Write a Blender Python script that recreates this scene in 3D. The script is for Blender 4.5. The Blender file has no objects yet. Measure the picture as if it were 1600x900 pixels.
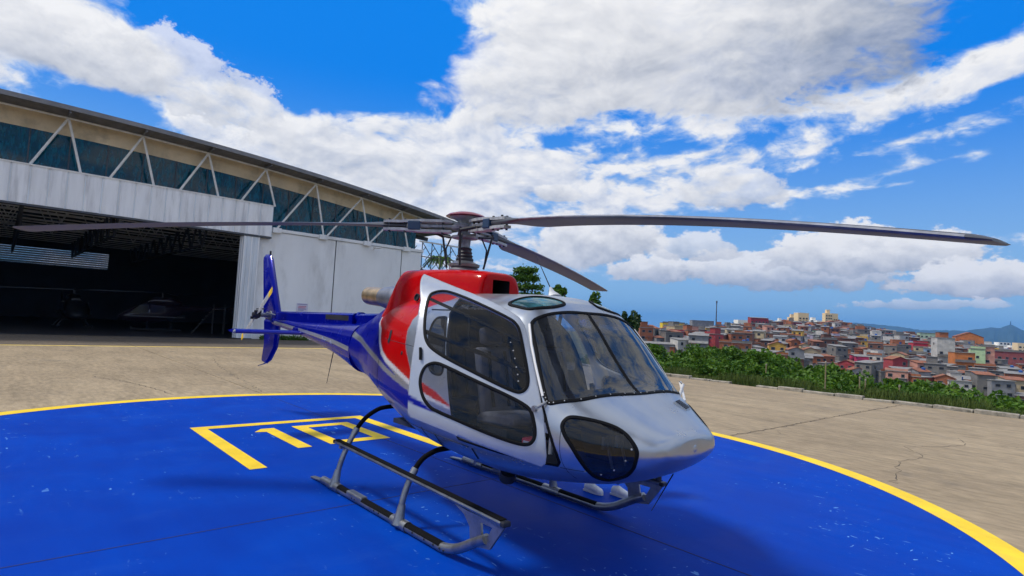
import bpy, bmesh, math, random
import numpy as np
from mathutils import Vector, Matrix

# ------------------------------------------------------------------ camera, sky, sun, exposure
SC = bpy.context.scene
COL = SC.collection
CAM = np.array([5.672, -4.219, 2.092])
CR = np.array([0.66551, 0.74444, 0.05387])     # camera right, up, view directions
CU = np.array([0.00948, -0.08060, 0.99670])
CD = np.array([-0.74633, 0.66280, 0.06069])
FPX = 899.08                                    # focal length for a 1600 px wide picture

cam_data = bpy.data.cameras.new('camera')
cam_data.sensor_width = 36.0
cam_data.lens = 36.0 * FPX / 1600.0
cam_data.clip_start = 0.05
cam_data.clip_end = 40000.0
cam = bpy.data.objects.new('camera', cam_data)
COL.objects.link(cam)
m = Matrix(((CR[0], CU[0], -CD[0]), (CR[1], CU[1], -CD[1]), (CR[2], CU[2], -CD[2]))).to_4x4()
m.translation = Vector(CAM)
cam.matrix_world = m
SC.camera = cam

SUN_AZ, SUN_EL = math.radians(234.0), math.radians(57.0)
SUN_STRENGTH = 2.9
SKY_STRENGTH = 0.10
EXPOSURE = 0.20
CLOUD_THIN, CLOUD_DARK, CLOUD_BASE, CLOUD_LIT = (4.4, 5.8, 7.9), (3.2, 4.0, 5.8), (2.4, 2.8, 3.7), (8.5, 8.4, 8.3)      # before the sky strength
sun_dir = Vector((math.cos(SUN_EL) * math.cos(SUN_AZ), math.cos(SUN_EL) * math.sin(SUN_AZ), math.sin(SUN_EL)))
sd = bpy.data.lights.new('sun', 'SUN')
sd.energy = SUN_STRENGTH
sd.angle = math.radians(9.0)
sd.color = (1.0, 0.93, 0.82)
sun = bpy.data.objects.new('sun', sd)
sun.rotation_euler = sun_dir.to_track_quat('Z', 'Y').to_euler()
COL.objects.link(sun)

SC.view_settings.view_transform = 'Standard'
SC.view_settings.look = 'None'
SC.view_settings.exposure = EXPOSURE
SC.view_settings.gamma = 1.0
SC.view_settings.use_curve_mapping = False
SC.render.engine = 'CYCLES'
SC.cycles.max_bounces = 8
SC.cycles.diffuse_bounces = 3
SC.cycles.glossy_bounces = 4
SC.cycles.transparent_max_bounces = 24
SC.cycles.volume_bounces = 0
SC.cycles.use_adaptive_sampling = True
SC.cycles.adaptive_threshold = 0.02
try:
    SC.cycles.use_denoising = True
    SC.cycles.denoiser = 'OPENIMAGEDENOISE'
except Exception:
    pass


def ray(px, py):
    """unit direction in the place for a point of the 1600 x 900 photograph"""
    v = CD + (px - 800.0) / FPX * CR - (py - 450.0) / FPX * CU
    return v / np.linalg.norm(v)


def at(px, py, r):
    """point at horizontal distance r from the viewpoint"""
    v = ray(px, py)
    return CAM + v * (r / math.hypot(v[0], v[1]))


def on_y(px, py, y):
    v = ray(px, py)
    return CAM + v * ((y - CAM[1]) / v[1])


# ---- tiny node language
class S:
    def __init__(s, tree, sock):
        s.t, s.s = tree, sock

    def _m(s, op, o=None, o2=None, clamp=False):
        n = s.t.nodes.new('ShaderNodeMath')
        n.operation = op
        n.use_clamp = clamp
        for i, v in enumerate((s, o, o2)):
            if v is None:
                continue
            if isinstance(v, S):
                s.t.links.new(v.s, n.inputs[i])
            else:
                n.inputs[i].default_value = v
        return S(s.t, n.outputs[0])

    def __add__(s, o): return s._m('ADD', o)
    def __sub__(s, o): return s._m('SUBTRACT', o)
    def __mul__(s, o): return s._m('MULTIPLY', o)
    def __truediv__(s, o): return s._m('DIVIDE', o)
    def clamp(s): return s._m('ADD', 0.0, clamp=True)
    def absv(s): return s._m('ABSOLUTE')
    def powv(s, e): return s._m('POWER', e)
    def maxv(s, o): return s._m('MAXIMUM', o)
    def minv(s, o): return s._m('MINIMUM', o)

    def step(s, lo, hi, a=0.0, b=1.0):
        n = s.t.nodes.new('ShaderNodeMapRange')
        n.interpolation_type = 'SMOOTHSTEP'
        s.t.links.new(s.s, n.inputs[0])
        for i, v in enumerate((lo, hi, a, b)):
            if isinstance(v, S):
                s.t.links.new(v.s, n.inputs[i + 1])
            else:
                n.inputs[i + 1].default_value = v
        return S(s.t, n.outputs[0])


def vmath(t, op, a, b=None, c=None):
    n = t.nodes.new('ShaderNodeVectorMath')
    n.operation = op
    for i, v in enumerate((a, b, c)):
        if v is None:
            continue
        if isinstance(v, S):
            t.links.new(v.s, n.inputs[i])
        elif op == 'SCALE' and i == 1:
            n.inputs['Scale'].default_value = v
        else:
            n.inputs[i].default_value = tuple(v)
    return S(t, n.outputs['Value'] if op in ('DOT_PRODUCT', 'LENGTH') else n.outputs['Vector'])


def noise(t, vec, scale, detail=4.0, rough=0.5, dist=0.0, lac=2.0):
    n = t.nodes.new('ShaderNodeTexNoise')
    n.inputs['Scale'].default_value = scale
    n.inputs['Detail'].default_value = detail
    n.inputs['Roughness'].default_value = rough
    n.inputs['Lacunarity'].default_value = lac
    n.inputs['Distortion'].default_value = dist
    if vec is not None:
        t.links.new(vec.s, n.inputs['Vector'])
    return n


def mixc(t, f, a, b, mode='MIX'):
    n = t.nodes.new('ShaderNodeMix')
    n.data_type = 'RGBA'
    n.blend_type = mode
    for idx, v in ((0, f), (6, a), (7, b)):
        if isinstance(v, S):
            t.links.new(v.s, n.inputs[idx])
        elif idx == 0:
            n.inputs[0].default_value = v
        else:
            n.inputs[idx].default_value = (*v, 1.0) if len(v) == 3 else v
    return S(t, n.outputs[2])


# ---- sky: Nishita blue with a layer of fair-weather cloud mixed over it
world = bpy.data.worlds.new('World')
SC.world = world
world.use_nodes = True
wt = world.node_tree
wt.nodes.clear()
wout = wt.nodes.new('ShaderNodeOutputWorld')
bg = wt.nodes.new('ShaderNodeBackground')
bg.inputs['Strength'].default_value = SKY_STRENGTH
wt.links.new(bg.outputs[0], wout.inputs['Surface'])
sky = wt.nodes.new('ShaderNodeTexSky')
sky.sky_type = 'NISHITA'
sky.sun_disc = False
sky.sun_elevation = SUN_EL
sky.sun_rotation = math.pi / 2 - SUN_AZ
sky.altitude = 800.0
sky.air_density = 1.0
sky.dust_density = 0.0
sky.ozone_density = 3.0
tc = wt.nodes.new('ShaderNodeTexCoord')
D = S(wt, tc.outputs['Generated'])
sepn = wt.nodes.new('ShaderNodeSeparateXYZ')
wt.links.new(D.s, sepn.inputs[0])
dz = S(wt, sepn.outputs[2])


def ellipse_uv(px, py, rx, ry, tilt=0.0):
    """coordinates (u to the right, v up) round a direction of the sky, 1 at rx, ry photograph pixels"""
    c = ray(px, py)
    e1 = np.cross(c, [0, 0, 1.0]); e1 /= np.linalg.norm(e1)
    e2 = np.cross(e1, c)
    ct, st = math.cos(math.radians(tilt)), math.sin(math.radians(tilt))
    a, b = ct * e1 + st * e2, -st * e1 + ct * e2
    k = FPX * 1.08
    u = vmath(wt, 'DOT_PRODUCT', D, a * (k / rx)) - float(np.dot(c, a) * k / rx)
    v = vmath(wt, 'DOT_PRODUCT', D, b * (k / ry)) - float(np.dot(c, b) * k / ry)
    front = vmath(wt, 'DOT_PRODUCT', D, c).step(0.1, 0.3)
    return u, v, front


def blob(px, py, rx, ry, tilt=0.0):
    u, v, front = ellipse_uv(px, py, rx, ry, tilt)
    return (u * u + v * v).step(0.0, 1.0, 1.0, 0.0) * front


def cloud_coord(offset):
    v = vmath(wt, 'ADD', D, offset)
    sp = wt.nodes.new('ShaderNodeSeparateXYZ'); wt.links.new(v.s, sp.inputs[0])
    x, y, z = (S(wt, sp.outputs[i]) for i in range(3))
    k = z.maxv(0.0) + 0.34
    cb = wt.nodes.new('ShaderNodeCombineXYZ')
    for i, q in enumerate((x / k, y / k, z * 1.3)): wt.links.new(q.s, cb.inputs[i])
    v = S(wt, cb.outputs[0])
    warp = noise(wt, v, 3.4, 3.0, 0.55)
    w = vmath(wt, 'SUBTRACT', S(wt, warp.outputs['Color']), (0.5, 0.5, 0.5))
    w = vmath(wt, 'SCALE', w); w.s.node.inputs['Scale'].default_value = 0.16
    return vmath(wt, 'ADD', v, w)


def cloud_field(offset, det):
    """fractal cover in the view direction: a high sheet seen in perspective, puffier towards the horizon"""
    v2 = cloud_coord(offset)
    big = S(wt, noise(wt, v2, 4.2, 2.0, 0.5).outputs[0])
    fine = S(wt, noise(wt, v2, 9.5, det, 0.62).outputs[0])
    vo = wt.nodes.new('ShaderNodeTexVoronoi'); vo.feature = 'F1'; vo.inputs['Scale'].default_value = 12.0
    vo.inputs['Detail'].default_value = 2.0; vo.inputs['Roughness'].default_value = 0.55; vo.normalize = True
    wt.links.new(v2.s, vo.inputs['Vector'])
    puff = S(wt, vo.outputs['Distance']) * -1.0 + 1.0
    return big * 0.46 + fine * 0.54 + puff * 0.26, fine, puff


BLOBS = [  # px, py, rx, ry, tilt, weight: where the high broken sheet thickens or opens
    (330, 200, 360, 120, -14, 0.05), (640, 280, 400, 120, -4, 0.08), (900, 250, 300, 90, 0, 0.02), (700, 110, 100, 70, 0, 0.07),
    (1470, 130, 260, 60, 18, 0.00), (1520, 200, 240, 50, 16, 0.01), (40, 160, 160, 60, 0, 0.01), (1160, 285, 260, 60, 8, 0.02),
    (500, 45, 330, 130, -6, -0.34), (1565, 300, 220, 90, 12, -0.22), (1480, 45, 260, 50, 10, -0.14), (600, 110, 120, 60, 0, -0.20),
    (1150, 490, 700, 60, 0, -0.27), (1150, 440, 700, 80, 0, -0.14), (300, 40, 90, 80, 0, -0.16), (1000, 222, 230, 24, 0, -0.12), (1250, 345, 460, 40, 2, -0.18), (165, 165, 120, 40, -12, -0.20),
    (1450, 185, 300, 18, 16, -0.12), (1330, 262, 300, 20, 10, -0.12), (480, 165, 120, 26, -20, -0.12),
]
CUMULI = [  # px, py, rx, ry, tilt, light from the left, light from above, roughness of outline, solidity: single heaps in front of the sheet
    (1090, 85, 320, 140, -3, 0.75, 0.34, 1.6, 0.94), (880, 120, 210, 120, 12, 0.12, 0.22, 1.1, 0.9), (105, 72, 165, 62, -6, 0.05, 0.40, 0.9, 1.0), (310, 140, 150, 60, -14, 0.05, 0.25, 1.8, 0.7), (560, 250, 170, 62, -8, 0.0, 0.3, 1.8, 0.7),
    (1150, 300, 90, 45, 0, 0.0, 0.35, 1.2, 0.75), (870, 305, 42, 20, 0, 0.0, 0.35, 1.0, 0.9),
    (930, 385, 118, 56, 6, 0.10, 0.45, 1.0, 1.0), (1030, 424, 95, 30, 0, 0.10, 0.60, 1.5, 1.0), (1210, 428, 190, 40, 0, 0.05, 0.85, 1.7, 0.95), (1320, 400, 120, 48, 0, 0.05, 0.65, 1.7, 1.0), (1440, 400, 75, 36, 6, -0.05, 0.55, 1.6, 1.0),
    (1530, 442, 95, 32, 0, 0.0, 0.65, 1.6, 1.0), (1440, 477, 90, 9, 2, 0.0, 0.4, 2.6, 0.7), (1090, 390, 70, 30, 0, 0.0, 0.5, 1.4, 0.8),
]
cover = None
for (bx, by, rx, ry, tl, wgt) in BLOBS:
    b = blob(bx, by, rx, ry, tl) * wgt
    cover = b if cover is None else cover + b
f0, fine0, puff0 = cloud_field((0.0, 0.0, 0.0), 8.0)
f1, fine1, puff1 = cloud_field((-0.011, -0.007, 0.018), 5.0)
dens_raw = f0 + cover
dens = dens_raw.step(0.56, 0.71)
dens = dens * dz.step(-0.02, 0.03)
relief = (f0 - f1)
core = dens_raw.step(0.66, 0.93)
shade = (relief * 3.0 + 0.76 - core * 0.10).clamp()
ccol = mixc(wt, shade, CLOUD_DARK, CLOUD_LIT)
ccol = mixc(wt, dens_raw.step(0.58, 0.73), CLOUD_THIN, ccol)
rag = (fine0 - 0.5) * 1.5 + (puff0 - 0.62) * 0.9
small = S(wt, noise(wt, vmath(wt, 'MULTIPLY', D, (1.0, 1.0, 1.5)), 24.0, 7.0, 0.62).outputs[0])
rag_low = rag * 0.5 + (small - 0.5) * 2.4
hs = wt.nodes.new('ShaderNodeHueSaturation')
hs.inputs['Saturation'].default_value = 1.15
hs.inputs['Value'].default_value = 1.1
wt.links.new(sky.outputs[0], hs.inputs['Color'])
clear = mixc(wt, dz.step(-0.04, 0.40), (3.5, 5.7, 7.5), (0.0, 1.95, 7.4))      # deep blue overhead, paler to the horizon
blue = mixc(wt, 0.97, S(wt, hs.outputs[0]), clear)
skyc = mixc(wt, dens, blue, ccol)
for (bx, by, rx, ry, tl, la, lb, rgh, sol) in CUMULI:
    u, v, front = ellipse_uv(bx, by, rx, ry, tl)
    flat_ = v._m('LESS_THAN', 0.0) * 0.55 + 1.0                      # flatter underneath than on top
    vv = v * flat_
    m_ = (u * u + vv * vv).powv(0.5) * -1.0 + 1.0
    d_ = (m_ + (rag if ry > 60 else rag_low) * (0.46 * rgh)).step(0.0, 0.30 if ry > 60 else 0.22) * front * sol
    sh = (v * lb - u * la + (relief * 1.5 if ry > 60 else (small - 0.5) * 1.3) + 0.68).clamp()
    skyc = mixc(wt, d_, skyc, mixc(wt, sh, CLOUD_BASE, CLOUD_LIT))
wt.links.new(skyc.s, bg.inputs['Color'])
world.cycles.sampling_method = 'MANUAL'
world.cycles.sample_map_resolution = 512

# ------------------------------------------------------------------ helpers
R = random.Random(11)


class MB:
    """collects shapes; build() links them as one mesh object"""

    def __init__(s):
        s.v, s.f, s.m = [], [], []

    def add(s, vs, fs, mi=0):
        o = len(s.v)
        s.v.extend([tuple(map(float, p)) for p in vs])
        s.f.extend([tuple(i + o for i in f) for f in fs])
        s.m.extend([mi] * len(fs))
        return s

    def box(s, x0, x1, y0, y1, z0, z1, mi=0, M=None):
        vs = [(x, y, z) for x in (x0, x1) for y in (y0, y1) for z in (z0, z1)]
        if M is not None:
            vs = [tuple(M @ Vector(p)) for p in vs]
        return s.add(vs, [(0, 1, 3, 2), (4, 6, 7, 5), (0, 4, 5, 1), (2, 3, 7, 6), (0, 2, 6, 4), (1, 5, 7, 3)], mi)

    def bar(s, a, b, w, h, mi=0, up=(0, 0, 1)):
        a, b = Vector(a), Vector(b)
        d = (b - a).normalized()
        u = Vector(up)
        if abs(d.dot(u)) > 0.97:
            u = Vector((1, 0, 0))
        r = d.cross(u).normalized() * (w / 2)
        u2 = r.cross(d).normalized() * (h / 2)
        vs = [p + sr * r + su * u2 for p in (a, b) for (sr, su) in ((-1, -1), (1, -1), (1, 1), (-1, 1))]
        return s.add(vs, [(3, 2, 1, 0), (4, 5, 6, 7), (0, 1, 5, 4), (1, 2, 6, 5), (2, 3, 7, 6), (3, 0, 4, 7)], mi)

    def tube(s, pts, rad, seg=12, mi=0, caps=True, closed=False, flat=1.0, ups=None):
        P = [Vector(p) for p in pts]
        n = len(P)
        rr = rad if isinstance(rad, (list, tuple)) else [rad] * n
        T = []
        for i in range(n):
            a = P[(i - 1) % n] if (closed or i > 0) else P[i]
            b = P[(i + 1) % n] if (closed or i < n - 1) else P[i]
            T.append((b - a).normalized())
        u = Vector((0, 0, 1)) if abs(T[0].z) < 0.9 else Vector((1, 0, 0))
        vs = []
        for i in range(n):
            if ups is not None:
                u = Vector(ups[i])
            u = (u - T[i] * u.dot(T[i])).normalized()
            w = T[i].cross(u)
            for k in range(seg):
                a = 2 * math.pi * k / seg
                vs.append(P[i] + (w * math.cos(a) + u * math.sin(a) * flat) * rr[i])
        fs = []
        for i in range(n if closed else n - 1):
            j = (i + 1) % n
            for k in range(seg):
                fs.append((i * seg + k, i * seg + (k + 1) % seg, j * seg + (k + 1) % seg, j * seg + k))
        if caps and not closed:
            fs.append(tuple(range(seg))[::-1])
            fs.append(tuple((n - 1) * seg + k for k in range(seg)))
        return s.add(vs, fs, mi)

    def lathe(s, prof, origin, axis=(0, 0, 1), seg=32, mi=0):
        o, ax = Vector(origin), Vector(axis).normalized()
        u = ax.orthogonal().normalized(); w = ax.cross(u)
        vs, n = [], len(prof)
        for (r, h) in prof:
            for k in range(seg):
                a = 2 * math.pi * k / seg
                vs.append(o + ax * h + (u * math.cos(a) + w * math.sin(a)) * r)
        fs = [(i * seg + k, i * seg + (k + 1) % seg, (i + 1) * seg + (k + 1) % seg, (i + 1) * seg + k) for i in range(n - 1) for k in range(seg)]
        fs.append(tuple(range(seg))[::-1]); fs.append(tuple((n - 1) * seg + k for k in range(seg)))
        return s.add(vs, fs, mi)

    def prism(s, poly, axis, a, b, mi=0):
        """poly in the two other axes, extruded from a to b along axis"""
        def p3(q, c):
            return {0: (c, q[0], q[1]), 1: (q[0], c, q[1]), 2: (q[0], q[1], c)}[axis]
        n = len(poly)
        vs = [p3(q, a) for q in poly] + [p3(q, b) for q in poly]
        fs = [tuple(range(n)), tuple(range(2 * n - 1, n - 1, -1))] + [(i, n + i, n + (i + 1) % n, (i + 1) % n) for i in range(n)]
        return s.add(vs, fs, mi)

    def mesh(s, name, mats=(), smooth=False, recalc=True):
        me = bpy.data.meshes.new(name)
        me.from_pydata(s.v, [], s.f)
        for x in (mats if isinstance(mats, (list, tuple)) else [mats]):
            me.materials.append(x)
        if any(s.m):
            me.polygons.foreach_set('material_index', s.m)
        if recalc:
            bm = bmesh.new(); bm.from_mesh(me)
            bmesh.ops.recalc_face_normals(bm, faces=bm.faces)
            bm.to_mesh(me); bm.free()
        if smooth:
            me.polygons.foreach_set('use_smooth', [True] * len(me.polygons))
            try:
                me.set_sharp_from_angle(angle=math.radians(38))
            except Exception:
                pass
        me.update()
        return me

    def build(s, name, mats, parent=None, smooth=False, recalc=True, bevel=0.0):
        return link(name, s.mesh(name, mats, smooth, recalc), parent, bevel)


def link(name, me, parent=None, bevel=0.0):
    o = bpy.data.objects.new(name, me)
    COL.objects.link(o)
    if parent is not None:
        o.parent = parent
    if bevel > 0:
        b = o.modifiers.new('bevel', 'BEVEL'); b.width = bevel; b.segments = 2; b.limit_method = 'ANGLE'
    return o


def tag(o, label=None, cat=None, group=None, kind=None):
    if label: o['label'] = label
    if cat: o['category'] = cat
    if group: o['group'] = group
    if kind: o['kind'] = kind
    return o


def thing(name, label, cat, loc=(0, 0, 0), rz=0.0, group=None):
    """an Empty at the thing's base; parts are given in its own frame"""
    o = bpy.data.objects.new(name, None)
    o.empty_display_size = 0.2
    COL.objects.link(o)
    o.location = loc; o.rotation_euler = (0, 0, rz)
    return tag(o, label, cat, group)


def struct(name, mb, mat, **k):
    o = mb.build(name, mat, **k)
    o['kind'] = 'structure'
    return o


MATS = {}


def pbr(name, color, rough=0.6, metal=0.0, var=0.0, vscale=3.0, bump=0.0, bscale=40.0, coat=0.0, spec=None, trans=0.0, emit=None,
        dirt=None, dscale=1.0, damt=0.5, stretch=None, coatrough=0.05):
    """principled material; var = lightness variation, dirt = a second colour in patches"""
    if name in MATS:
        return MATS[name]
    mt = bpy.data.materials.new(name); MATS[name] = mt
    mt.use_nodes = True
    t = mt.node_tree
    b = t.nodes['Principled BSDF']
    b.inputs['Base Color'].default_value = (*color, 1)
    b.inputs['Roughness'].default_value = rough
    b.inputs['Metallic'].default_value = metal
    if coat: b.inputs['Coat Weight'].default_value = coat; b.inputs['Coat Roughness'].default_value = coatrough
    if spec is not None: b.inputs['Specular IOR Level'].default_value = spec
    if trans: b.inputs['Transmission Weight'].default_value = trans
    if emit: b.inputs['Emission Color'].default_value = (*emit[0], 1); b.inputs['Emission Strength'].default_value = emit[1]
    g = t.nodes.new('ShaderNodeTexCoord')
    vec = S(t, g.outputs['Object'])
    if stretch: vec = vmath(t, 'MULTIPLY', vec, stretch)
    c = None
    if var:
        nn = S(t, noise(t, vec, vscale, 6.0, 0.6).outputs[0])
        k = nn.step(0.25, 0.75, 1.0 - var, 1.0 + var)
        c = vmath(t, 'SCALE', S(t, rgb(t, color))); t.links.new(k.s, c.s.node.inputs['Scale'])
    if dirt:
        nn = S(t, noise(t, vec, dscale, 7.0, 0.65).outputs[0]).step(0.48, 0.72, 0.0, damt)
        c = mixc(t, nn, c if c else color, dirt)
    if c: t.links.new(c.s, b.inputs['Base Color'])
    if bump:
        bn = t.nodes.new('ShaderNodeBump'); bn.inputs['Strength'].default_value = bump; bn.inputs['Distance'].default_value = 0.02
        t.links.new(noise(t, vec, bscale, 5.0, 0.6).outputs[0], bn.inputs['Height'])
        t.links.new(bn.outputs[0], b.inputs['Normal'])
    return mt


def rgb(t, color):
    n = t.nodes.new('ShaderNodeRGB'); n.outputs[0].default_value = (*color, 1)
    return n.outputs[0]


def pane_mat(name, tint, rough=0.02, refl=1.0, dust=0.0, dcol=(0.55, 0.56, 0.58)):
    """thin sheet of tinted glazing: Fresnel reflection over tinted see-through, with a little dust"""
    if name in MATS: return MATS[name]
    mt = bpy.data.materials.new(name); MATS[name] = mt
    mt.use_nodes = True
    t = mt.node_tree; t.nodes.clear()
    out = t.nodes.new('ShaderNodeOutputMaterial')
    tr = t.nodes.new('ShaderNodeBsdfTransparent'); tr.inputs[0].default_value = (*tint, 1)
    gl = t.nodes.new('ShaderNodeBsdfGlossy'); gl.inputs['Roughness'].default_value = rough
    lw = t.nodes.new('ShaderNodeFresnel'); lw.inputs['IOR'].default_value = 1.5
    f = (S(t, lw.outputs[0]) * refl).clamp()
    mx = t.nodes.new('ShaderNodeMixShader')
    t.links.new(f.s, mx.inputs[0]); t.links.new(tr.outputs[0], mx.inputs[1]); t.links.new(gl.outputs[0], mx.inputs[2])
    last = mx
    if dust:
        df = t.nodes.new('ShaderNodeBsdfDiffuse'); df.inputs[0].default_value = (*dcol, 1)
        g = t.nodes.new('ShaderNodeTexCoord')
        v = vmath(t, 'MULTIPLY', S(t, g.outputs['Object']), (1.2, 2.4, 0.7))
        nn = S(t, noise(t, v, 2.2, 5.0, 0.6).outputs[0]).step(0.35, 0.8, dust * 0.25, dust)
        m2 = t.nodes.new('ShaderNodeMixShader')
        t.links.new(nn.s, m2.inputs[0]); t.links.new(mx.outputs[0], m2.inputs[1]); t.links.new(df.outputs[0], m2.inputs[2])
        last = m2
    t.links.new(last.outputs[0], out.inputs['Surface'])
    return mt


def smooth_path(pts, n=8, closed=False):
    """Catmull-Rom through the points"""
    P = np.array(pts, float); m_ = len(P); out = []
    rng = range(m_) if closed else range(m_ - 1)
    for i in rng:
        p1, p2 = P[i], P[(i + 1) % m_]
        p0 = P[(i - 1) % m_] if (closed or i > 0) else 2 * p1 - p2
        p3 = P[(i + 2) % m_] if (closed or i < m_ - 2) else 2 * p2 - p1
        for k in range(n):
            t = k / n
            out.append(0.5 * ((2 * p1) + (p2 - p0) * t + (2 * p0 - 5 * p1 + 4 * p2 - p3) * t * t + (3 * p1 - p0 - 3 * p2 + p3) * t ** 3))
    if not closed: out.append(P[-1])
    return np.array(out)

# ------------------------------------------------------------------ ground, apron, pad
def concrete_mat(name, c1, c2, streak):
    mt = bpy.data.materials.new(name); MATS[name] = mt
    mt.use_nodes = True; t = mt.node_tree; b = t.nodes['Principled BSDF']
    g = t.nodes.new('ShaderNodeTexCoord'); v = S(t, g.outputs['Object'])
    big = S(t, noise(t, v, 0.16, 5.0, 0.6).outputs[0]).step(0.32, 0.68)
    st = S(t, noise(t, vmath(t, 'MULTIPLY', v, streak), 1.0, 6.0, 0.65).outputs[0]).step(0.38, 0.72)
    fine = S(t, noise(t, vmath(t, 'MULTIPLY', v, (0.55, 1.6, 1.0)), 5.0, 9.0, 0.72).outputs[0]).step(0.25, 0.8, 0.68, 1.24)
    c = mixc(t, big, c1, c2)
    c = mixc(t, st * 0.7, c, tuple(x * 0.58 for x in c1))
    spot = S(t, noise(t, v, 0.45, 6.0, 0.7).outputs[0]).step(0.55, 0.74) * 0.5
    c = mixc(t, spot, c, (0.11, 0.10, 0.09))
    c2_ = vmath(t, 'SCALE', c); t.links.new(fine.s, c2_.s.node.inputs['Scale'])
    t.links.new(c2_.s, b.inputs['Base Color'])
    b.inputs['Roughness'].default_value = 0.85
    b.inputs['Specular IOR Level'].default_value = 0.25
    bn = t.nodes.new('ShaderNodeBump'); bn.inputs['Strength'].default_value = 0.35; bn.inputs['Distance'].default_value = 0.01
    t.links.new(noise(t, v, 14.0, 8.0, 0.7).outputs[0], bn.inputs['Height']); t.links.new(bn.outputs[0], b.inputs['Normal'])
    return mt


M_CONC = concrete_mat('apron_concrete', (0.37, 0.292, 0.19), (0.275, 0.213, 0.138), (0.30, 1.5, 1.0))
M_CONC2 = concrete_mat('old_strip_concrete', (0.17, 0.135, 0.10), (0.12, 0.10, 0.08), (0.9, 0.2, 1.0))
M_GROUND = pbr('earth_and_scrub', (0.07, 0.075, 0.03), 0.95, var=0.4, vscale=0.15, dirt=(0.14, 0.10, 0.06), dscale=0.3, damt=0.6)
M_JOINT = pbr('joint_tar', (0.075, 0.06, 0.045), 0.95)


def pad_mat():
    mt = bpy.data.materials.new('blue_pad_paint'); MATS['blue_pad_paint'] = mt
    mt.use_nodes = True; t = mt.node_tree; b = t.nodes['Principled BSDF']
    g = t.nodes.new('ShaderNodeTexCoord'); v = S(t, g.outputs['Object'])
    big = S(t, noise(t, v, 0.5, 6.0, 0.6).outputs[0]).step(0.3, 0.7)
    st = S(t, noise(t, vmath(t, 'MULTIPLY', v, (0.5, 2.2, 1)), 1.2, 5.0, 0.6).outputs[0]).step(0.35, 0.7)
    c = mixc(t, big, (0.0, 0.036, 0.33), (0.0, 0.052, 0.40))
    c = mixc(t, st * 0.35, c, (0.0, 0.026, 0.27))
    # scuffs where the paint is worn to chalky flakes
    patchy = S(t, noise(t, v, 0.55, 4.0, 0.6).outputs[0]).step(0.46, 0.64)
    fl = S(t, noise(t, vmath(t, 'MULTIPLY', v, (4.0, 13.0, 1)), 1.0, 3.0, 0.6, dist=0.6).outputs[0]).step(0.662, 0.70)
    fl2 = S(t, noise(t, vmath(t, 'MULTIPLY', v, (17.0, 7.0, 1)), 1.0, 2.0, 0.5, dist=0.4).outputs[0]).step(0.70, 0.73)
    c = mixc(t, (fl + fl2).clamp() * patchy * 0.65, c, (0.20, 0.46, 0.80))
    wear = S(t, noise(t, vmath(t, 'MULTIPLY', v, (0.8, 0.35, 1)), 1.6, 9.0, 0.75).outputs[0]).step(0.50, 0.80, 0.0, 0.30)
    c = mixc(t, wear, c, (0.03, 0.11, 0.42))
    t.links.new(c.s, b.inputs['Base Color'])
    t.links.new(big.step(0.0, 1.0, 0.50, 0.66).s, b.inputs['Roughness'])
    b.inputs['Specular IOR Level'].default_value = 0.04
    bn = t.nodes.new('ShaderNodeBump'); bn.inputs['Strength'].default_value = 0.18; bn.inputs['Distance'].default_value = 0.006
    t.links.new(noise(t, v, 30.0, 6.0, 0.65).outputs[0], bn.inputs['Height']); t.links.new(bn.outputs[0], b.inputs['Normal'])
    return mt


M_PAD = pad_mat()
M_PADY = pbr('yellow_line_paint', (0.80, 0.55, 0.015), 0.6, var=0.12, vscale=2.0, dirt=(0.60, 0.46, 0.12), dscale=3.0, damt=0.4, spec=0.3)
M_EDGE = pbr('pale_undercoat', (0.62, 0.60, 0.42), 0.7, var=0.15)

# apron of large concrete slabs
apron = bpy.data.objects.new('apron', None); COL.objects.link(apron); apron['kind'] = 'structure'
XJ = [-27.0, -18.9, -0.25, 18.4, 37.0]
YJ = [-55.0, -36.5, -17.8, 0.86, 19.45, 38.0]
for i in range(len(XJ) - 1):
    for j in range(len(YJ) - 1):
        if YJ[j + 1] > 30: continue
        g_ = 0.012
        mb = MB(); mb.box(XJ[i] + g_, XJ[i + 1] - g_, YJ[j] + g_, YJ[j + 1] - g_, -0.22, 0.0)
        mb.build('slab', M_CONC, apron)
for j in range(len(YJ) - 2):
    mb = MB(); mb.box(-37.4, -27.012, YJ[j] + 0.012, YJ[j + 1] - 0.012, -0.22, -0.004); mb.build('old_slab', M_CONC2, apron)
    mb = MB(); mb.box(-27.2, -26.85, YJ[j] + 0.012, YJ[j + 1] - 0.012, -0.001, 0.003); mb.build('yellow_line', pbr('faded_yellow_line', (0.62, 0.46, 0.10), 0.8, var=0.3, vscale=1.5), apron)


def crack(pts, w, seed):
    rr = random.Random(seed); P = []
    for a, b in zip(pts[:-1], pts[1:]):
        n = max(3, int(math.dist(a, b) / 0.14))
        for k in range(n):
            t = k / n; P.append((a[0] + (b[0] - a[0]) * t + rr.uniform(-.06, .06), a[1] + (b[1] - a[1]) * t + rr.uniform(-.06, .06)))
    vs, fs = [], []
    for i, p_ in enumerate(P):
        q = P[min(i + 1, len(P) - 1)]; o_ = P[max(i - 1, 0)]
        d_ = Vector((q[0] - o_[0], q[1] - o_[1], 0)).normalized(); n_ = Vector((-d_.y, d_.x, 0)) * w * rr.uniform(0.1, 0.6)
        vs += [(p_[0] + n_.x, p_[1] + n_.y, 0.0025), (p_[0] - n_.x, p_[1] - n_.y, 0.0025)]
    fs = [(2 * i, 2 * i + 1, 2 * i + 3, 2 * i + 2) for i in range(len(P) - 1)]
    mb = MB(); mb.add(vs, fs); mb.build('crack', M_JOINT, apron)


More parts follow.
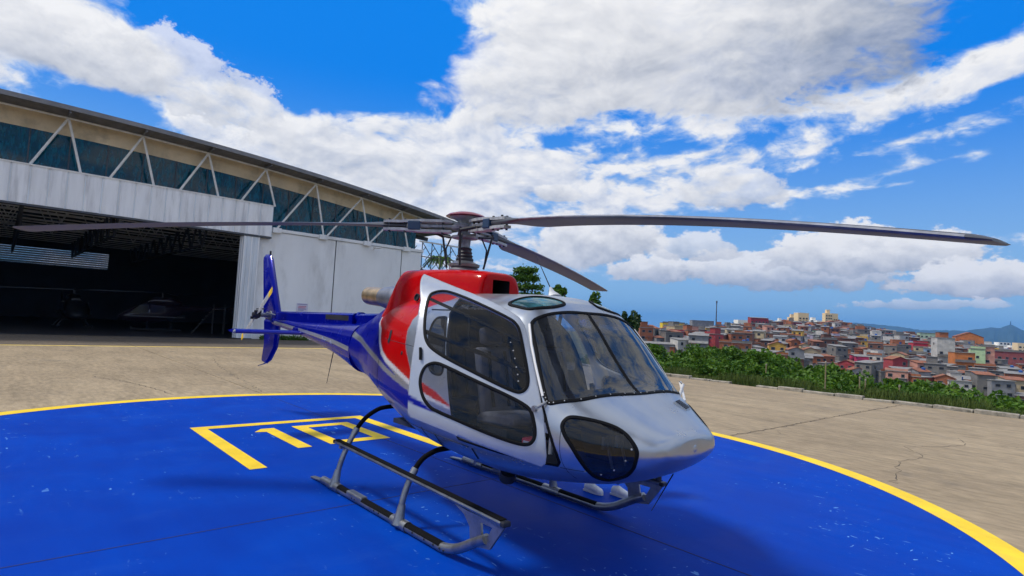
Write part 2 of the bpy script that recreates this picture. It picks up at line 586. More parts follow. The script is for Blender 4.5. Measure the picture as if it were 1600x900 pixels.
crack([(-13.9, -2.1), (-12.4, -1.5), (-11.3, -1.25), (-9.6, -1.0)], 0.030, 1)
crack([(3.0, 6.0), (2.6, 8.0), (2.7, 9.0), (2.2, 9.8), (2.9, 11.4), (2.6, 12.6)], 0.020, 2)
crack([(3.4, 12.2), (4.3, 13.2), (4.0, 14.6), (4.6, 16.0)], 0.012, 3)
crack([(-0.27, 7.5), (-0.24, 10.0), (-0.30, 13.0), (-0.25, 19.2)], 0.030, 4)
crack([(-6.0, 14.0), (-4.5, 15.0), (-3.0, 15.6), (-2.0, 15.4)], 0.012, 5)
crack([(-20.0, 2.5), (-17.1, 1.9), (-12.5, 1.3), (-9.4, 1.0)], 0.020, 6)
crack([(-16.0, -6.0), (-14.0, -5.2), (-11.0, -5.4)], 0.010, 7)
crack([(5.5, 9.0), (6.2, 10.2), (6.0, 12.0)], 0.014, 8)
crack([(-0.26, 8.0), (0.2, 8.6), (-0.1, 9.3)], 0.010, 9)

# the painted landing circle
PCX, PCY, PRO, PRI = -1.65, -0.15, 7.54, 7.24
pad = bpy.data.objects.new('landing_pad', None); COL.objects.link(pad); pad['kind'] = 'structure'


def ring(r0, r1, z, n=240):
    mb = MB(); vs = []
    for k in range(n):
        a = 2 * math.pi * k / n
        vs += [(PCX + r0 * math.cos(a), PCY + r0 * math.sin(a), z), (PCX + r1 * math.cos(a), PCY + r1 * math.sin(a), z)]
    return mb.add(vs, [(2 * k, 2 * k + 1, (2 * k + 3) % (2 * n), (2 * k + 2) % (2 * n)) for k in range(n)])


mb = MB(); n = 240
mb.add([(PCX + PRI * math.cos(2 * math.pi * k / n), PCY + PRI * math.sin(2 * math.pi * k / n), 0.006) for k in range(n)], [tuple(range(n))])
mb.build('blue_circle', M_PAD, pad)
ring(PRI - 0.005, PRO, 0.010).build('yellow_ring', M_PADY, pad)
mb = MB(); mb.box(PCX - 6.9, PCX + 6.9, 0.852, 0.868, 0.0065, 0.0085); mb.build('pad_joint', pbr('pad_joint_blue', (0.002, 0.008, 0.09), 0.8), pad)
mb = MB(); mb.box(-0.258, -0.243, PCY - 6.9, 0.851, 0.0065, 0.0085); mb.build('pad_joint', MATS['pad_joint_blue'], pad)
mb = MB(); mb.box(-0.258, -0.243, 0.869, PCY + 6.9, 0.0065, 0.0085); mb.build('pad_joint', MATS['pad_joint_blue'], pad)
# weight marking: a box open towards the machine and the figures 10 (x towards the nose = down the page)
def flat(poly, name, z=0.0105, mat=M_PADY, parent=pad):
    mb = MB(); mb.add([(x, y, z) for x, y in poly], [tuple(range(len(poly)))]); return mb.build(name, mat, parent)


BX0, BX1, BY0, BY1, LW = -5.36, -2.20, -1.61, 1.56, 0.225
flat([(BX0, BY0), (BX0, BY1), (BX0 + LW, BY1 - 0.0), (BX0 + LW, BY0)], 'marking_box_line')
flat([(BX0 + LW + .001, BY0), (BX0 + LW + .001, BY0 + LW), (BX1, BY0 + LW), (BX1, BY0)], 'marking_box_line')
flat([(BX0 + LW + .001, BY1 - LW), (BX0 + LW + .001, BY1), (BX1, BY1), (BX1, BY1 - LW)], 'marking_box_line')
flat([(-4.55, -0.80), (-4.78, -0.62), (-4.78, -0.40), (-3.10, -0.40), (-3.10, -0.62), (-4.50, -0.62)], 'marking_figure_one')
ox0, ox1, oy0, oy1, w_ = -4.80, -3.14, -0.08, 1.0, 0.22
flat([(ox0, oy0), (ox0, oy1), (ox0 + w_, oy1), (ox0 + w_, oy0)], 'marking_figure_zero')
flat([(ox1 - w_, oy0), (ox1 - w_, oy1), (ox1, oy1), (ox1, oy0)], 'marking_figure_zero')
flat([(ox0 + w_ + .001, oy0), (ox0 + w_ + .001, oy0 + w_), (ox1 - w_ - .001, oy0 + w_), (ox1 - w_ - .001, oy0)], 'marking_figure_zero')
flat([(ox0 + w_ + .001, oy1 - w_), (ox0 + w_ + .001, oy1), (ox1 - w_ - .001, oy1), (ox1 - w_ - .001, oy1 - w_)], 'marking_figure_zero')

# kerb of single stones along the far side of the apron
kerb = thing('kerb', 'weathered concrete kerb along the far edge of the apron', 'kerb')
M_KERB = pbr('kerb_concrete', (0.30, 0.27, 0.22), 0.9, var=0.35, vscale=5, bump=0.5, bscale=20, dirt=(0.05, 0.05, 0.04), dscale=3, damt=0.8)
x = -24.0
kr = random.Random(4)
while x < 16.0:
    L = kr.uniform(0.9, 1.15); h = kr.uniform(0.05, 0.13); y0 = 19.47 + kr.uniform(-0.01, 0.05)
    if kr.random() > 0.08:
        mb = MB(); M_ = Matrix.Translation((x + L / 2, y0 + 0.15, 0)) @ Matrix.Rotation(kr.uniform(-.03, .03), 4, 'Z') @ Matrix.Rotation(kr.uniform(-.03, .03), 4, 'Y')
        mb.box(-L / 2 + 0.012, L / 2 - 0.012, -0.14, 0.14, -0.2, h, M=M_); mb.build('kerb_stone', M_KERB, kerb, bevel=0.025)
    x += L

# ---- terrain: one sheet to the horizon; a valley beyond the kerb and the hill opposite
TOPS = [(880, 517), (1000, 523), (1050, 525), (1100, 523), (1150, 518), (1200, 514), (1250, 512), (1300, 513), (1350, 521), (1400, 529), (1450, 538), (1500, 546), (1550, 554), (1600, 563), (1700, 580)]
BOTS = [(880, 530), (1000, 545), (1050, 552), (1100, 555), (1180, 562), (1230, 580), (1290, 592), (1350, 600), (1400, 604), (1450, 612), (1500, 620), (1550, 630), (1600, 642), (1700, 660)]
RB_, RT_ = 250.0, 600.0


def bearing(px):
    v = ray(px, 520); return math.atan2(v[1], v[0])


T_AZ = [bearing(p) for p, _ in TOPS][::-1]; T_Z = [at(px, py, RT_)[2] for px, py in TOPS][::-1]
B_AZ = [bearing(p) for p, _ in BOTS][::-1]; B_Z = [at(px, py, RB_)[2] for px, py in BOTS][::-1]


def hill(az, r):
    """height of the land at bearing az, distance r from the viewpoint"""
    if not (0.5 < az < 2.75): return -0.4
    y = CAM[1] + r * math.sin(az)
    if y < 20.0: return -0.4
    r0 = (20.0 - CAM[1]) / math.sin(az)
    zb = float(np.interp(az, B_AZ, B_Z)); zt = float(np.interp(az, T_AZ, T_Z))
    edge = min(1.0, max(0.0, (2.75 - az) / 0.3))
    if r0 > 110: return -0.4
    R_ = [r0, r0 + 2, r0 + 8, r0 + 25, 180, RB_, RT_, RT_ + 50, 800, 1300, 6000, 40000]
    Z_ = [-0.1, -0.15, -1.6, -7.0, zb - 1.5, zb, zt, zt - 1, -6, -26, -30, -30]
    return float(np.interp(r, R_, Z_)) * edge


mb = MB()
azs = np.radians(np.concatenate([np.arange(0, 80, 5.0), np.arange(80, 140, 1.0), np.arange(140, 360, 5.0)]))
rads = [18, 21, 22.5, 24, 26, 28, 30, 33, 37, 42, 50, 60, 75, 95, 120, 180, 250, 280, 310, 340, 370, 400, 430, 460, 490, 520, 550, 580, 600, 625, 650, 720, 1000, 1500, 2500, 4500, 8000, 14000]
vs = [(CAM[0], CAM[1], -0.4)]
for r in rads:
    for a in azs: vs.append((CAM[0] + r * math.cos(a), CAM[1] + r * math.sin(a), hill(a, r)))
nA_ = len(azs)
fs = [(0, 1 + k, 1 + (k + 1) % nA_) for k in range(nA_)]
for i in range(len(rads) - 1):
    fs += [(1 + i * nA_ + k, 1 + i * nA_ + (k + 1) % nA_, 1 + (i + 1) * nA_ + (k + 1) % nA_, 1 + (i + 1) * nA_ + k) for k in range(nA_)]
mb.add(vs, fs)
struct('terrain', mb, M_GROUND, smooth=True)

# ------------------------------------------------------------------ hangar
FX = -36.5
M_WALL = pbr('white_wall_render', (0.82, 0.82, 0.82), 0.8, var=0.07, vscale=0.5, dirt=(0.42, 0.41, 0.40), dscale=0.7, damt=0.45, bump=0.1, bscale=8, stretch=(1, 1, 0.35))
M_PANEL = pbr('white_sheet_panel', (0.82, 0.82, 0.83), 0.55, var=0.10, vscale=0.8, dirt=(0.38, 0.37, 0.38), dscale=1.1, damt=0.5, stretch=(1, 2.5, 0.3))
M_BEIGE = pbr('beige_soffit', (0.78, 0.64, 0.44), 0.85, var=0.15, vscale=0.6, dirt=(0.30, 0.25, 0.17), dscale=0.8, damt=0.5)
M_ROOFU = pbr('grey_roof_sheet', (0.20, 0.20, 0.21), 0.6, 0.3, var=0.2, vscale=1.5)
M_TRUSS = pbr('pale_truss_paint', (0.76, 0.74, 0.71), 0.6, var=0.15, vscale=3)
M_TRUSSD = pbr('dark_truss_paint', (0.06, 0.065, 0.08), 0.6, var=0.2)
M_TRUSSI = pbr('white_roof_steel', (0.8, 0.8, 0.8), 0.6)
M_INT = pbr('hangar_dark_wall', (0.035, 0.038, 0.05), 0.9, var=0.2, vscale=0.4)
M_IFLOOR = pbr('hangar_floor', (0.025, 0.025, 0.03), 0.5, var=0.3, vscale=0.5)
M_CLER = pane_mat('teal_clerestory_glass', (0.10, 0.26, 0.36), refl=1.1, dust=0.55, dcol=(0.02, 0.24, 0.36))
M_DOORL = pbr('door_leaf_sheet', (0.66, 0.70, 0.74), 0.5, 0.2, var=0.15, vscale=1.2, stretch=(1, 1, 0.2))

hangar = thing('hangar', 'large white aircraft hangar with open door and truss-fronted glazing', 'hangar')
YC = -6.0


def chord(y): return 12.70 - 0.00245 * (y - YC) ** 2


Y0, Y1 = -34.6, 22.6
# front wall on the right of the door: three rendered panels and a base course
for ya, yb in ((9.15, 14.82), (14.90, 20.64), (20.72, 22.58)):
    mb = MB(); mb.box(FX - 0.30, FX, ya, yb, 0.0, 7.70); mb.build('wall_panel', M_WALL, hangar, bevel=0.02)
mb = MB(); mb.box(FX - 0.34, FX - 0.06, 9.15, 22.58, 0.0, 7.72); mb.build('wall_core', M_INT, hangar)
mb = MB(); mb.box(FX - 0.34, FX + 0.10, 9.1, 22.75, 7.72, 7.95); mb.build('wall_ledge', M_WALL, hangar, bevel=0.02)
for y in (10.25, 13.70, 17.35, 21.0):
    mb = MB(); mb.box(FX + 0.002, FX + 0.32, y - 0.3, y + 0.3, 7.62, 7.98); mb.build('corbel', M_WALL, hangar, bevel=0.02)
mb = MB(); mb.box(FX - 0.30, FX, Y0, -21.2, 0.0, 7.9); mb.build('wall_panel', M_WALL, hangar)
# door header of upright sheet panels
n = 0
y = 9.82
while y > -21.5:
    w = 0.83
    mb = MB(); mb.prism([(y - w + 0.02, FX + 0.36), (y - w + 0.07, FX + 0.42), (y - 0.07, FX + 0.42), (y - 0.02, FX + 0.36)], 2, 7.27, 9.42)
    mb.v = [(b, a, z) for a, b, z in mb.v]
    mb.build('header_panel', M_PANEL, hangar); y -= w; n += 1
mb = MB(); mb.box(FX, FX + 0.37, -21.5, 9.84, 7.25, 9.40); mb.build('header_core', M_DOORL, hangar)
mb = MB(); mb.box(FX + 0.0, FX + 0.46, -21.5, 9.86, 9.421, 9.50); mb.build('header_cap', M_TRUSS, hangar)
mb = MB(); mb.box(FX - 0.1, FX + 0.44, -21.5, 9.84, 7.14, 7.248); mb.build('door_track', M_TRUSSD, hangar)
# sliding door leaves stacked at the jamb
for i, (ya, yb, xx) in enumerate(((8.02, 9.08, 0.30), (7.95, 9.02, 0.12), (7.90, 8.95, -0.06))):
    leaf = MB(); leaf.box(FX + xx - 0.05, FX + xx + 0.05, ya, yb, 0.06, 7.12)
    lo = leaf.build('door_leaf', M_DOORL, hangar)
    for k in range(5):
        yy = ya + 0.06 + k * (yb - ya - 0.12) / 4
        mb = MB(); mb.box(FX + xx + 0.052, FX + xx + 0.09, yy - 0.04, yy + 0.04, 0.08, 7.10); mb.build('rib', M_DOORL if k % 2 else M_PANEL, lo)
mb = MB(); mb.box(FX - 0.3, FX + 0.05, 9.09, 9.149, 0, 7.24); mb.build('door_jamb', M_TRUSSD, hangar)
# clerestory: glass panes between mullions, set back under the eaves
GXX = FX - 0.75
yy = 22.4
while yy > -13.0:
    yb = yy - 1.86
    top = chord((yy + yb) / 2) - 0.95
    zb = 7.95 if yy > 9.8 else 9.40
    ta_, tb_ = chord(yb) - 0.95, chord(yy) - 0.95
    mb = MB(); mb.prism([(yb + 0.035, zb), (yy - 0.035, zb), (yy - 0.035, tb_), (yb + 0.035, ta_)], 0, GXX - 0.01, GXX + 0.01); mb.build('pane', M_CLER, hangar)
    mb = MB(); mb.box(GXX - 0.05, GXX + 0.05, yb - 0.033, yb + 0.033, zb, ta_); mb.build('mullion', M_TRUSSD, hangar)
    mb = MB(); mb.prism([(yb, ta_), (yy, tb_), (yy, chord(yy) + 0.10), (yb, chord(yb) + 0.10)], 0, GXX - 0.06, GXX + 0.06); mb.build('soffit_board', M_BEIGE, hangar)
    yy = yb
mb = MB(); mb.box(GXX - 0.1, FX, Y0, 9.1, 9.30, 9.39); mb.build('sill_board', M_TRUSS, hangar)
mb = MB(); mb.box(GXX - 0.1, FX, 9.9, 22.6, 7.90, 7.945); mb.build('sill_board', M_TRUSS, hangar)
# eaves truss: tubes from the header up to the roof chord
apex = [-9.5, -5.78, -2.03, 1.68, 5.43, 9.18, 12.87, 16.63, 20.25, 23.9]
TX = FX + 0.22
for i, ya in enumerate(apex[:-1]):
    za = chord(ya) - 0.10
    if ya < 9.5:
        feet = ((ya - 1.50, 9.48), (ya + 0.80, 9.48)); behind = ((ya - 2.6, 9.45), (ya + 2.2, 9.45))
    else:
        feet = ((ya - 2.62, 7.96), (ya + 0.82, 7.96)); behind = ((ya - 0.9, 7.96), (ya + 2.6, 7.96))
    for fy_, fz_ in feet:
        mb = MB(); mb.tube([(TX, fy_, fz_), (TX, ya, za)], 0.07, 8); mb.build('truss_strut', M_TRUSS, hangar, smooth=True)
    for fy_, fz_ in behind:
        mb = MB(); mb.tube([(GXX - 1.2, fy_, fz_), (GXX - 1.2, ya + 0.9, za - 0.4)], 0.07, 6); mb.build('inner_strut', M_TRUSS if i % 2 else M_TRUSSD, hangar)
    mb = MB(); mb.tube([(TX, ya, za), (TX, apex[i + 1], chord(apex[i + 1]) - 0.10)], 0.06, 8); mb.build('truss_chord', M_TRUSS, hangar, smooth=True)
    mb = MB(); mb.bar((TX - 0.3, ya, za + 0.12), (FX + 1.35, ya, za + 0.12), 0.10, 0.18); mb.build('eaves_bracket', M_ROOFU, hangar)
# roof: arched corrugated sheet
mb = MB(); vs = []; ysr = np.linspace(-36, 27.0, 250); nX = 2
for j, y in enumerate(ysr):
    z = chord(y) + 0.16 + (0.03 if j % 2 else 0.0)
    vs += [(FX + 1.45, y, z), (FX + 1.45, y, z + 0.10), (-76.0, y, z + 0.10), (-76.0, y, z)]
mb.add(vs, [(4 * j + q, 4 * j + (q + 1) % 4, 4 * j + 4 + (q + 1) % 4, 4 * j + 4 + q) for j in range(len(ysr) - 1) for q in range(4)] + [(3, 2, 1, 0), tuple(4 * (len(ysr) - 1) + q for q in range(4))])
mb.build('roof', M_ROOFU, hangar)
mb = MB(); vs = []
for y in np.linspace(-36, 27.0, 60): vs += [(FX + 1.46, y, chord(y) + 0.05), (FX + 1.52, y, chord(y) + 0.05), (FX + 1.52, y, chord(y) + 0.31), (FX + 1.46, y, chord(y) + 0.31)]
mb.add(vs, [(4 * j + q, 4 * j + (q + 1) % 4, 4 * j + 4 + (q + 1) % 4, 4 * j + 4 + q) for j in range(59) for q in range(4)]); mb.build('eaves_gutter', M_ROOFU, hangar)
# shell and floor
mb = MB(); mb.box(-75.0, FX - 0.35, 22.35, 22.58, 0, 7.8); mb.build('side_wall', M_WALL, hangar)
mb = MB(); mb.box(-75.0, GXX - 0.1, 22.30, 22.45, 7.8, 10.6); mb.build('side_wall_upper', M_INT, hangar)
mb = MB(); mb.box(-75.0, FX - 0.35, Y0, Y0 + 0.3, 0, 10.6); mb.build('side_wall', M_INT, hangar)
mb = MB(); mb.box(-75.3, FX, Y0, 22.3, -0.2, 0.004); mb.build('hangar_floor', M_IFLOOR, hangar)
LB0, LB1 = 5.75, 7.45          # louvred opening in the back wall
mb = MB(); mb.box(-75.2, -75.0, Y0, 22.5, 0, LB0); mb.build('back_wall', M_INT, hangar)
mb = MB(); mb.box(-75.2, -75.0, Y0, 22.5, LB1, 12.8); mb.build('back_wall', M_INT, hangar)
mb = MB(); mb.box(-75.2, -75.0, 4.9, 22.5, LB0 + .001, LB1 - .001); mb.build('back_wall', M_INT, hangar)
for k in range(7):
    z = LB0 + 0.12 + k * 0.24
    mb = MB(); mb.box(-75.15, -75.05, Y0, 4.9, z - 0.103, z + 0.103); mb.build('louvre_slat', M_TRUSSD, hangar)
# roof trusses inside: zig-zag webs across the hall, purlins along it
for x in (-40.5, -45.5, -51.0, -57.0, -63.0, -69.0):
    mb = MB(); yq = np.arange(-20, 22.1, 1.75)
    zb = 8.6
    mb.tube([(x, -20, zb), (x, 22, zb)], 0.07, 6)
    mb.tube([(x, y, chord(y) - 0.25) for y in yq], 0.07, 6)
    for k in range(len(yq) - 1):
        a, b = (zb, chord(yq[k + 1]) - 0.25) if k % 2 else (chord(yq[k]) - 0.25, zb)
        mb.tube([(x, yq[k], a), (x, yq[k + 1], b)], 0.045, 5)
    mb.build('roof_truss', M_TRUSSI, hangar)
for y in np.arange(-14, 21, 2.4):
    mb = MB(); z = chord(y) - 0.12; mb.box(-74.5, GXX - 0.3, y - 0.05, y + 0.05, z - 0.16, z); mb.build('purlin', M_TRUSSI, hangar)
for x in np.arange(-73, -38.5, 2.3):
    mb = MB(); mb.tube([(x, -16, 8.15), (x, 20.5, 8.15)], 0.05, 6); mb.build('ceiling_rail', M_TRUSSI, hangar)
for y in (-12.5, -8.2, -3.6, 1.2, 6.5):
    mb = MB(); 
    for k in range(10):
        x0 = -72 + k * 3.3
        mb.tube([(x0, y, 8.4), (x0 + 1.65, y, 6.5)], 0.09, 5); mb.tube([(x0 + 1.65, y, 6.5), (x0 + 3.3, y, 8.4)], 0.09, 5)
    mb.tube([(-70.3, y, 6.5), (-40.6, y, 6.5)], 0.09, 6); mb.build('hanging_truss', M_TRUSSD, hangar)
# open lattice bay at the right-hand end
lx = FX - 0.4
for zz in (8.75, 7.45, 6.3, 5.2):
    mb = MB(); mb.bar((lx, 22.6, zz), (lx, 27.0, zz), 0.10, 0.12 if zz > 8 else 0.07); mb.build('lattice_rail', M_TRUSS if zz > 8 else M_TRUSSD, hangar)
for k in range(5):
    y = 22.9 + k * 1.0
    mb = MB(); mb.tube([(lx, y, 4.2), (lx, y, 8.7)], 0.045, 6); mb.build('lattice_post', M_TRUSSD, hangar)
    for za, zb_ in ((8.7, 7.5), (6.3, 7.45), (5.2, 6.3)):
        mb = MB(); mb.tube([(lx, y, za), (lx, y + 1.0, zb_)], 0.035, 6); mb.build('lattice_brace', M_TRUSSD, hangar)
        mb = MB(); mb.tube([(lx - 2.5, y, zb_), (lx - 2.5, y + 1.0, za)], 0.035, 6); mb.build('lattice_brace', M_TRUSSD, hangar)
for xx in (FX - 2.2, FX - 6, FX - 12):
    mb = MB(); mb.bar((xx, 22.6, 10.2), (xx, 27.0, 9.9), 0.2, 0.35); mb.build('bay_beam', M_TRUSSD, hangar)
mb = MB(); mb.box(FX - 0.5, FX - 0.2, 26.8, 27.0, -0.3, 10.2); mb.build('bay_post', M_TRUSSD, hangar)

# flood light and notice on the front wall
fl_ = thing('flood_light', 'small flat flood light on an arm high on the white hangar wall', 'lamp', (FX, 18.0, 7.35))
mb = MB(); mb.tube([(0.0, 0, 0.05), (0.55, 0, 0.16)], 0.035, 8); mb.build('arm', M_TRUSS, fl_)
mb = MB(); mb.box(0.4, 0.95, -0.28, 0.28, 0.10, 0.20); mb.build('lamp_head', M_TRUSS, fl_, bevel=0.03)
nt = thing('notice_board', 'small pale notice with red and blue print on the white hangar wall', 'sign', (FX + 0.004, 12.57, 2.38))
mb = MB(); mb.box(0.0, 0.03, -0.42, 0.42, -0.31, 0.33); mb.build('board', pbr('notice_white', (0.60, 0.58, 0.68), 0.6), nt)
for i, (a, b, z, c) in enumerate(((-0.36, 0.36, 0.25, 0), (-0.30, 0.30, 0.10, 1), (-0.30, 0.24, 0.0, 1), (-0.30, 0.30, -0.09, 0), (-0.30, 0.12, -0.18, 0))):
    mb = MB(); mb.box(0.031, 0.034, a, b, z - 0.028, z + 0.028); mb.build('print_line', pbr('notice_blue', (0.25, 0.24, 0.42), 0.6) if c == 0 else pbr('notice_red', (0.5, 0.15, 0.25), 0.6), nt)

# ------------------------------------------------------------------ the helicopter on the pad
SILVER, WHITE = (0.42, 0.45, 0.49), (0.40, 0.43, 0.485)
REDC, BLUEC = (0.42, 0.0, 0.001), (0.0, 0.004, 0.23)


def paint_mat(name, color=None, metal=0.35, rough=0.32):
    if name in MATS: return MATS[name]
    mt = bpy.data.materials.new(name); MATS[name] = mt
    mt.use_nodes = True
    t = mt.node_tree; b = t.nodes['Principled BSDF']
    g = t.nodes.new('ShaderNodeTexCoord')
    n1 = S(t, noise(t, S(t, g.outputs['Object']), 5.0, 6.0, 0.6).outputs[0])
    if color is None:
        at_ = t.nodes.new('ShaderNodeAttribute'); at_.attribute_name = 'paint'
        base = S(t, at_.outputs['Color'])
        t.links.new(at_.outputs['Alpha'], b.inputs['Metallic'])
    else:
        base = S(t, rgb(t, color)); b.inputs['Metallic'].default_value = metal
    c = vmath(t, 'SCALE', base); t.links.new(n1.step(0.2, 0.8, 0.93, 1.05).s, c.s.node.inputs['Scale'])
    t.links.new(c.s, b.inputs['Base Color'])
    t.links.new(n1.step(0.3, 0.75, rough - 0.05, rough + 0.08).s, b.inputs['Roughness'])
    b.inputs['Coat Weight'].default_value = 0.22; b.inputs['Specular IOR Level'].default_value = 0.06
    b.inputs['Coat Roughness'].default_value = 0.03
    bn = t.nodes.new('ShaderNodeBump'); bn.inputs['Strength'].default_value = 0.05; bn.inputs['Distance'].default_value = 0.02
    t.links.new(noise(t, S(t, g.outputs['Object']), 2.2, 2.0, 0.5).outputs[0], bn.inputs['Height'])
    t.links.new(bn.outputs[0], b.inputs['Normal'])
    return mt


M_LIV = paint_mat('livery_paint')
M_RED = paint_mat('red_paint', REDC, 0.0, 0.25)
M_BLUE = paint_mat('blue_paint', BLUEC, 0.15, 0.22)
M_SIL = paint_mat('silver_paint', SILVER, 0.7)
M_LINER = pbr('cabin_liner', (0.012, 0.018, 0.042), 0.75, var=0.2)
M_SEAL = pbr('rubber_seal', (0.004, 0.0045, 0.006), 0.6, spec=0.12)
M_GLASS = pane_mat('tinted_canopy', (0.34, 0.40, 0.52), refl=1.35, dust=0.06, dcol=(0.45, 0.52, 0.62))
M_GLASS2 = pane_mat('door_glass', (0.70, 0.75, 0.85), refl=0.8, dust=0.012)
M_GLASS3 = pane_mat('smoked_glass', (0.30, 0.33, 0.40), refl=1.2, dust=0.03)
M_SKYL = pane_mat('green_roof_glass', (0.25, 0.55, 0.62), refl=1.6, dust=0.5, dcol=(0.12, 0.42, 0.52))
M_BLADE = pbr('blade_grey', (0.055, 0.058, 0.068), 0.42, var=0.25, vscale=2.0, stretch=(1, 1, 1))
M_HUB = pbr('hub_grey', (0.20, 0.21, 0.24), 0.45, 0.3, var=0.35, vscale=14)
M_HUBL = pbr('hub_light_grey', (0.36, 0.37, 0.38), 0.5, 0.2, var=0.3, vscale=14)
M_DARK = pbr('dark_metal', (0.025, 0.027, 0.034), 0.5, 0.4, var=0.3)
M_TUBE = pbr('skid_grey', (0.29, 0.295, 0.30), 0.33, 0.85, var=0.2, vscale=7, dirt=(0.12, 0.11, 0.10), dscale=9, damt=0.5)
M_GRIP = pbr('black_grip_tape', (0.006, 0.006, 0.007), 0.9, spec=0.1, bump=0.4, bscale=120)
M_EXH = pbr('heat_stained_steel', (0.50, 0.36, 0.20), 0.35, 0.9, var=0.35, vscale=9, dirt=(0.16, 0.15, 0.17), dscale=5, damt=0.7)
M_STEEL = pbr('dull_steel', (0.22, 0.23, 0.26), 0.38, 0.8, var=0.3, vscale=8)
M_YEL = pbr('tip_yellow', (0.75, 0.46, 0.02), 0.5)
M_MAROON = pbr('maroon_cap', (0.20, 0.012, 0.025), 0.4, coat=0.3, var=0.2)
M_SEAT = pbr('seat_cloth', (0.03, 0.035, 0.055), 0.9, var=0.3, vscale=12, bump=0.3)
M_SEATL = pbr('seat_light_cloth', (0.075, 0.08, 0.10), 0.9, var=0.2, vscale=12, bump=0.3)
M_WHITE = pbr('white_plastic', (0.7, 0.7, 0.7), 0.4)
M_REDB = pbr('red_plastic', (0.55, 0.02, 0.05), 0.4)
M_HELIB = pbr('hub_blue_rubber', (0.010, 0.035, 0.085), 0.5)

ST = np.array([
    [3.216, 1.185, 1.168, 0.006, 1.176, 2.0, 2.0], [3.209, 1.253, 1.118, 0.222, 1.168, 2.3, 2.3], [3.177, 1.290, 1.075, 0.367, 1.160, 2.4, 2.4],
    [3.110, 1.325, 1.008, 0.480, 1.155, 2.45, 2.4], [2.974, 1.393, 0.919, 0.614, 1.16, 2.45, 2.4], [2.806, 1.472, 0.842, 0.777, 1.17, 2.5, 2.4],
    [2.612, 1.578, 0.785, 0.910, 1.20, 2.7, 2.4], [2.4, 1.797, 0.751, 0.966, 1.22, 3.0, 2.54], [2.15, 2.096, 0.709, 0.982, 1.24, 3.2, 2.67],
    [1.9, 2.325, 0.679, 0.993, 1.25, 3.2, 2.77], [1.6, 2.39, 0.665, 0.994, 1.26, 3.1, 2.84], [1.2, 2.398, 0.666, 0.978, 1.27, 3.0, 2.8],
    [0.5, 2.406, 0.693, 0.934, 1.3, 3.0, 2.59], [0.0, 2.407, 0.76, 0.877, 1.32, 3.0, 2.21], [-0.5, 2.392, 0.837, 0.796, 1.36, 3.0, 1.8],
    [-0.9, 2.336, 0.93, 0.689, 1.42, 2.9, 1.7], [-1.3, 2.239, 1.025, 0.568, 1.48, 2.7, 1.7], [-1.7, 2.121, 1.133, 0.454, 1.54, 2.4, 1.75],
    [-2.05, 2.01, 1.225, 0.41, 1.6, 2.2, 1.95], [-2.15, 1.99, 1.25, 0.40, 1.61, 2.2, 2.0]])[::-1]


def pchip(xs, ys, x):
    h = np.diff(xs); d = np.diff(ys) / h; m_ = np.zeros(len(xs))
    for i in range(1, len(xs) - 1):
        if d[i - 1] * d[i] > 0:
            w1 = 2 * h[i] + h[i - 1]; w2 = h[i] + 2 * h[i - 1]
            m_[i] = (w1 + w2) / (w1 / d[i - 1] + w2 / d[i])
    m_[0], m_[-1] = d[0], d[-1]
    x = np.asarray(x, float)
    k = np.clip(np.searchsorted(xs, x) - 1, 0, len(h) - 1)
    t = (x - xs[k]) / h[k]
    return (2 * t ** 3 - 3 * t ** 2 + 1) * ys[k] + (t ** 3 - 2 * t ** 2 + t) * h[k] * m_[k] + (-2 * t ** 3 + 3 * t ** 2) * ys[k + 1] + (t ** 3 - t ** 2) * h[k] * m_[k + 1]


def prm(x): return [pchip(ST[:, 0], ST[:, i], x) for i in range(1, 7)]


def half_width(x, z):
    zt, zb, w, zw, nt, nb = prm(x)
    up = z >= zw
    s_ = np.clip(np.where(up, (z - zw) / (zt - zw), (zw - z) / (zw - zb)), 0, 1); n = np.where(up, nt, nb)
    return w * np.maximum(1 - s_ ** n, 0) ** (1 / n)


def section(x, a):
    zt, zb, w, zw, nt, nb = prm(x)
    c, s_ = np.cos(a), np.sin(a)
    n = np.where(s_ >= 0, nt, nb)
    return w * np.sign(c) * np.abs(c) ** (2 / n), zw + np.where(s_ >= 0, zt - zw, zw - zb) * np.sign(s_) * np.abs(s_) ** (2 / n)


def sect_angle(x, y, z):
    zt, zb, w, zw, nt, nb = prm(x)
    up = z >= zw; n = np.where(up, nt, nb)
    c = np.sign(y) * np.minimum(1, np.abs(y) / w) ** (n / 2)
    s_ = np.minimum(1, np.abs((z - zw) / np.where(up, zt - zw, zw - zb))) ** (n / 2) * np.where(up, 1, -1)
    return np.arctan2(s_, c)


def roof_z(x, y):
    zt, zb, w, zw, nt, nb = prm(x)
    return zw + (zt - zw) * np.maximum(1 - np.minimum(1, np.abs(y) / w) ** nt, 0) ** (1 / nt)


def surf_normal(x, a):
    e = 1e-3
    y0, z0 = section(x, a); y1, z1 = section(x + e, a); y2, z2 = section(x, a + e)
    n = np.cross([e, y1 - y0, z1 - z0], [0, y2 - y0, z2 - z0])
    n = n / (np.linalg.norm(n) + 1e-12)
    c = np.array([0, y0, z0 - 1.35])
    return n if np.dot(n, c) > 0 else -n


def in_poly(px, py, poly):
    inside = np.zeros(px.shape, bool); n = len(poly); j = n - 1
    for i in range(n):
        xi, yi = poly[i]; xj, yj = poly[j]
        c = ((yi > py) != (yj > py))
        with np.errstate(divide='ignore', invalid='ignore'):
            xx = (xj - xi) * (py - yi) / (yj - yi + 1e-15) + xi
        inside ^= c & (px < xx); j = i
    return inside


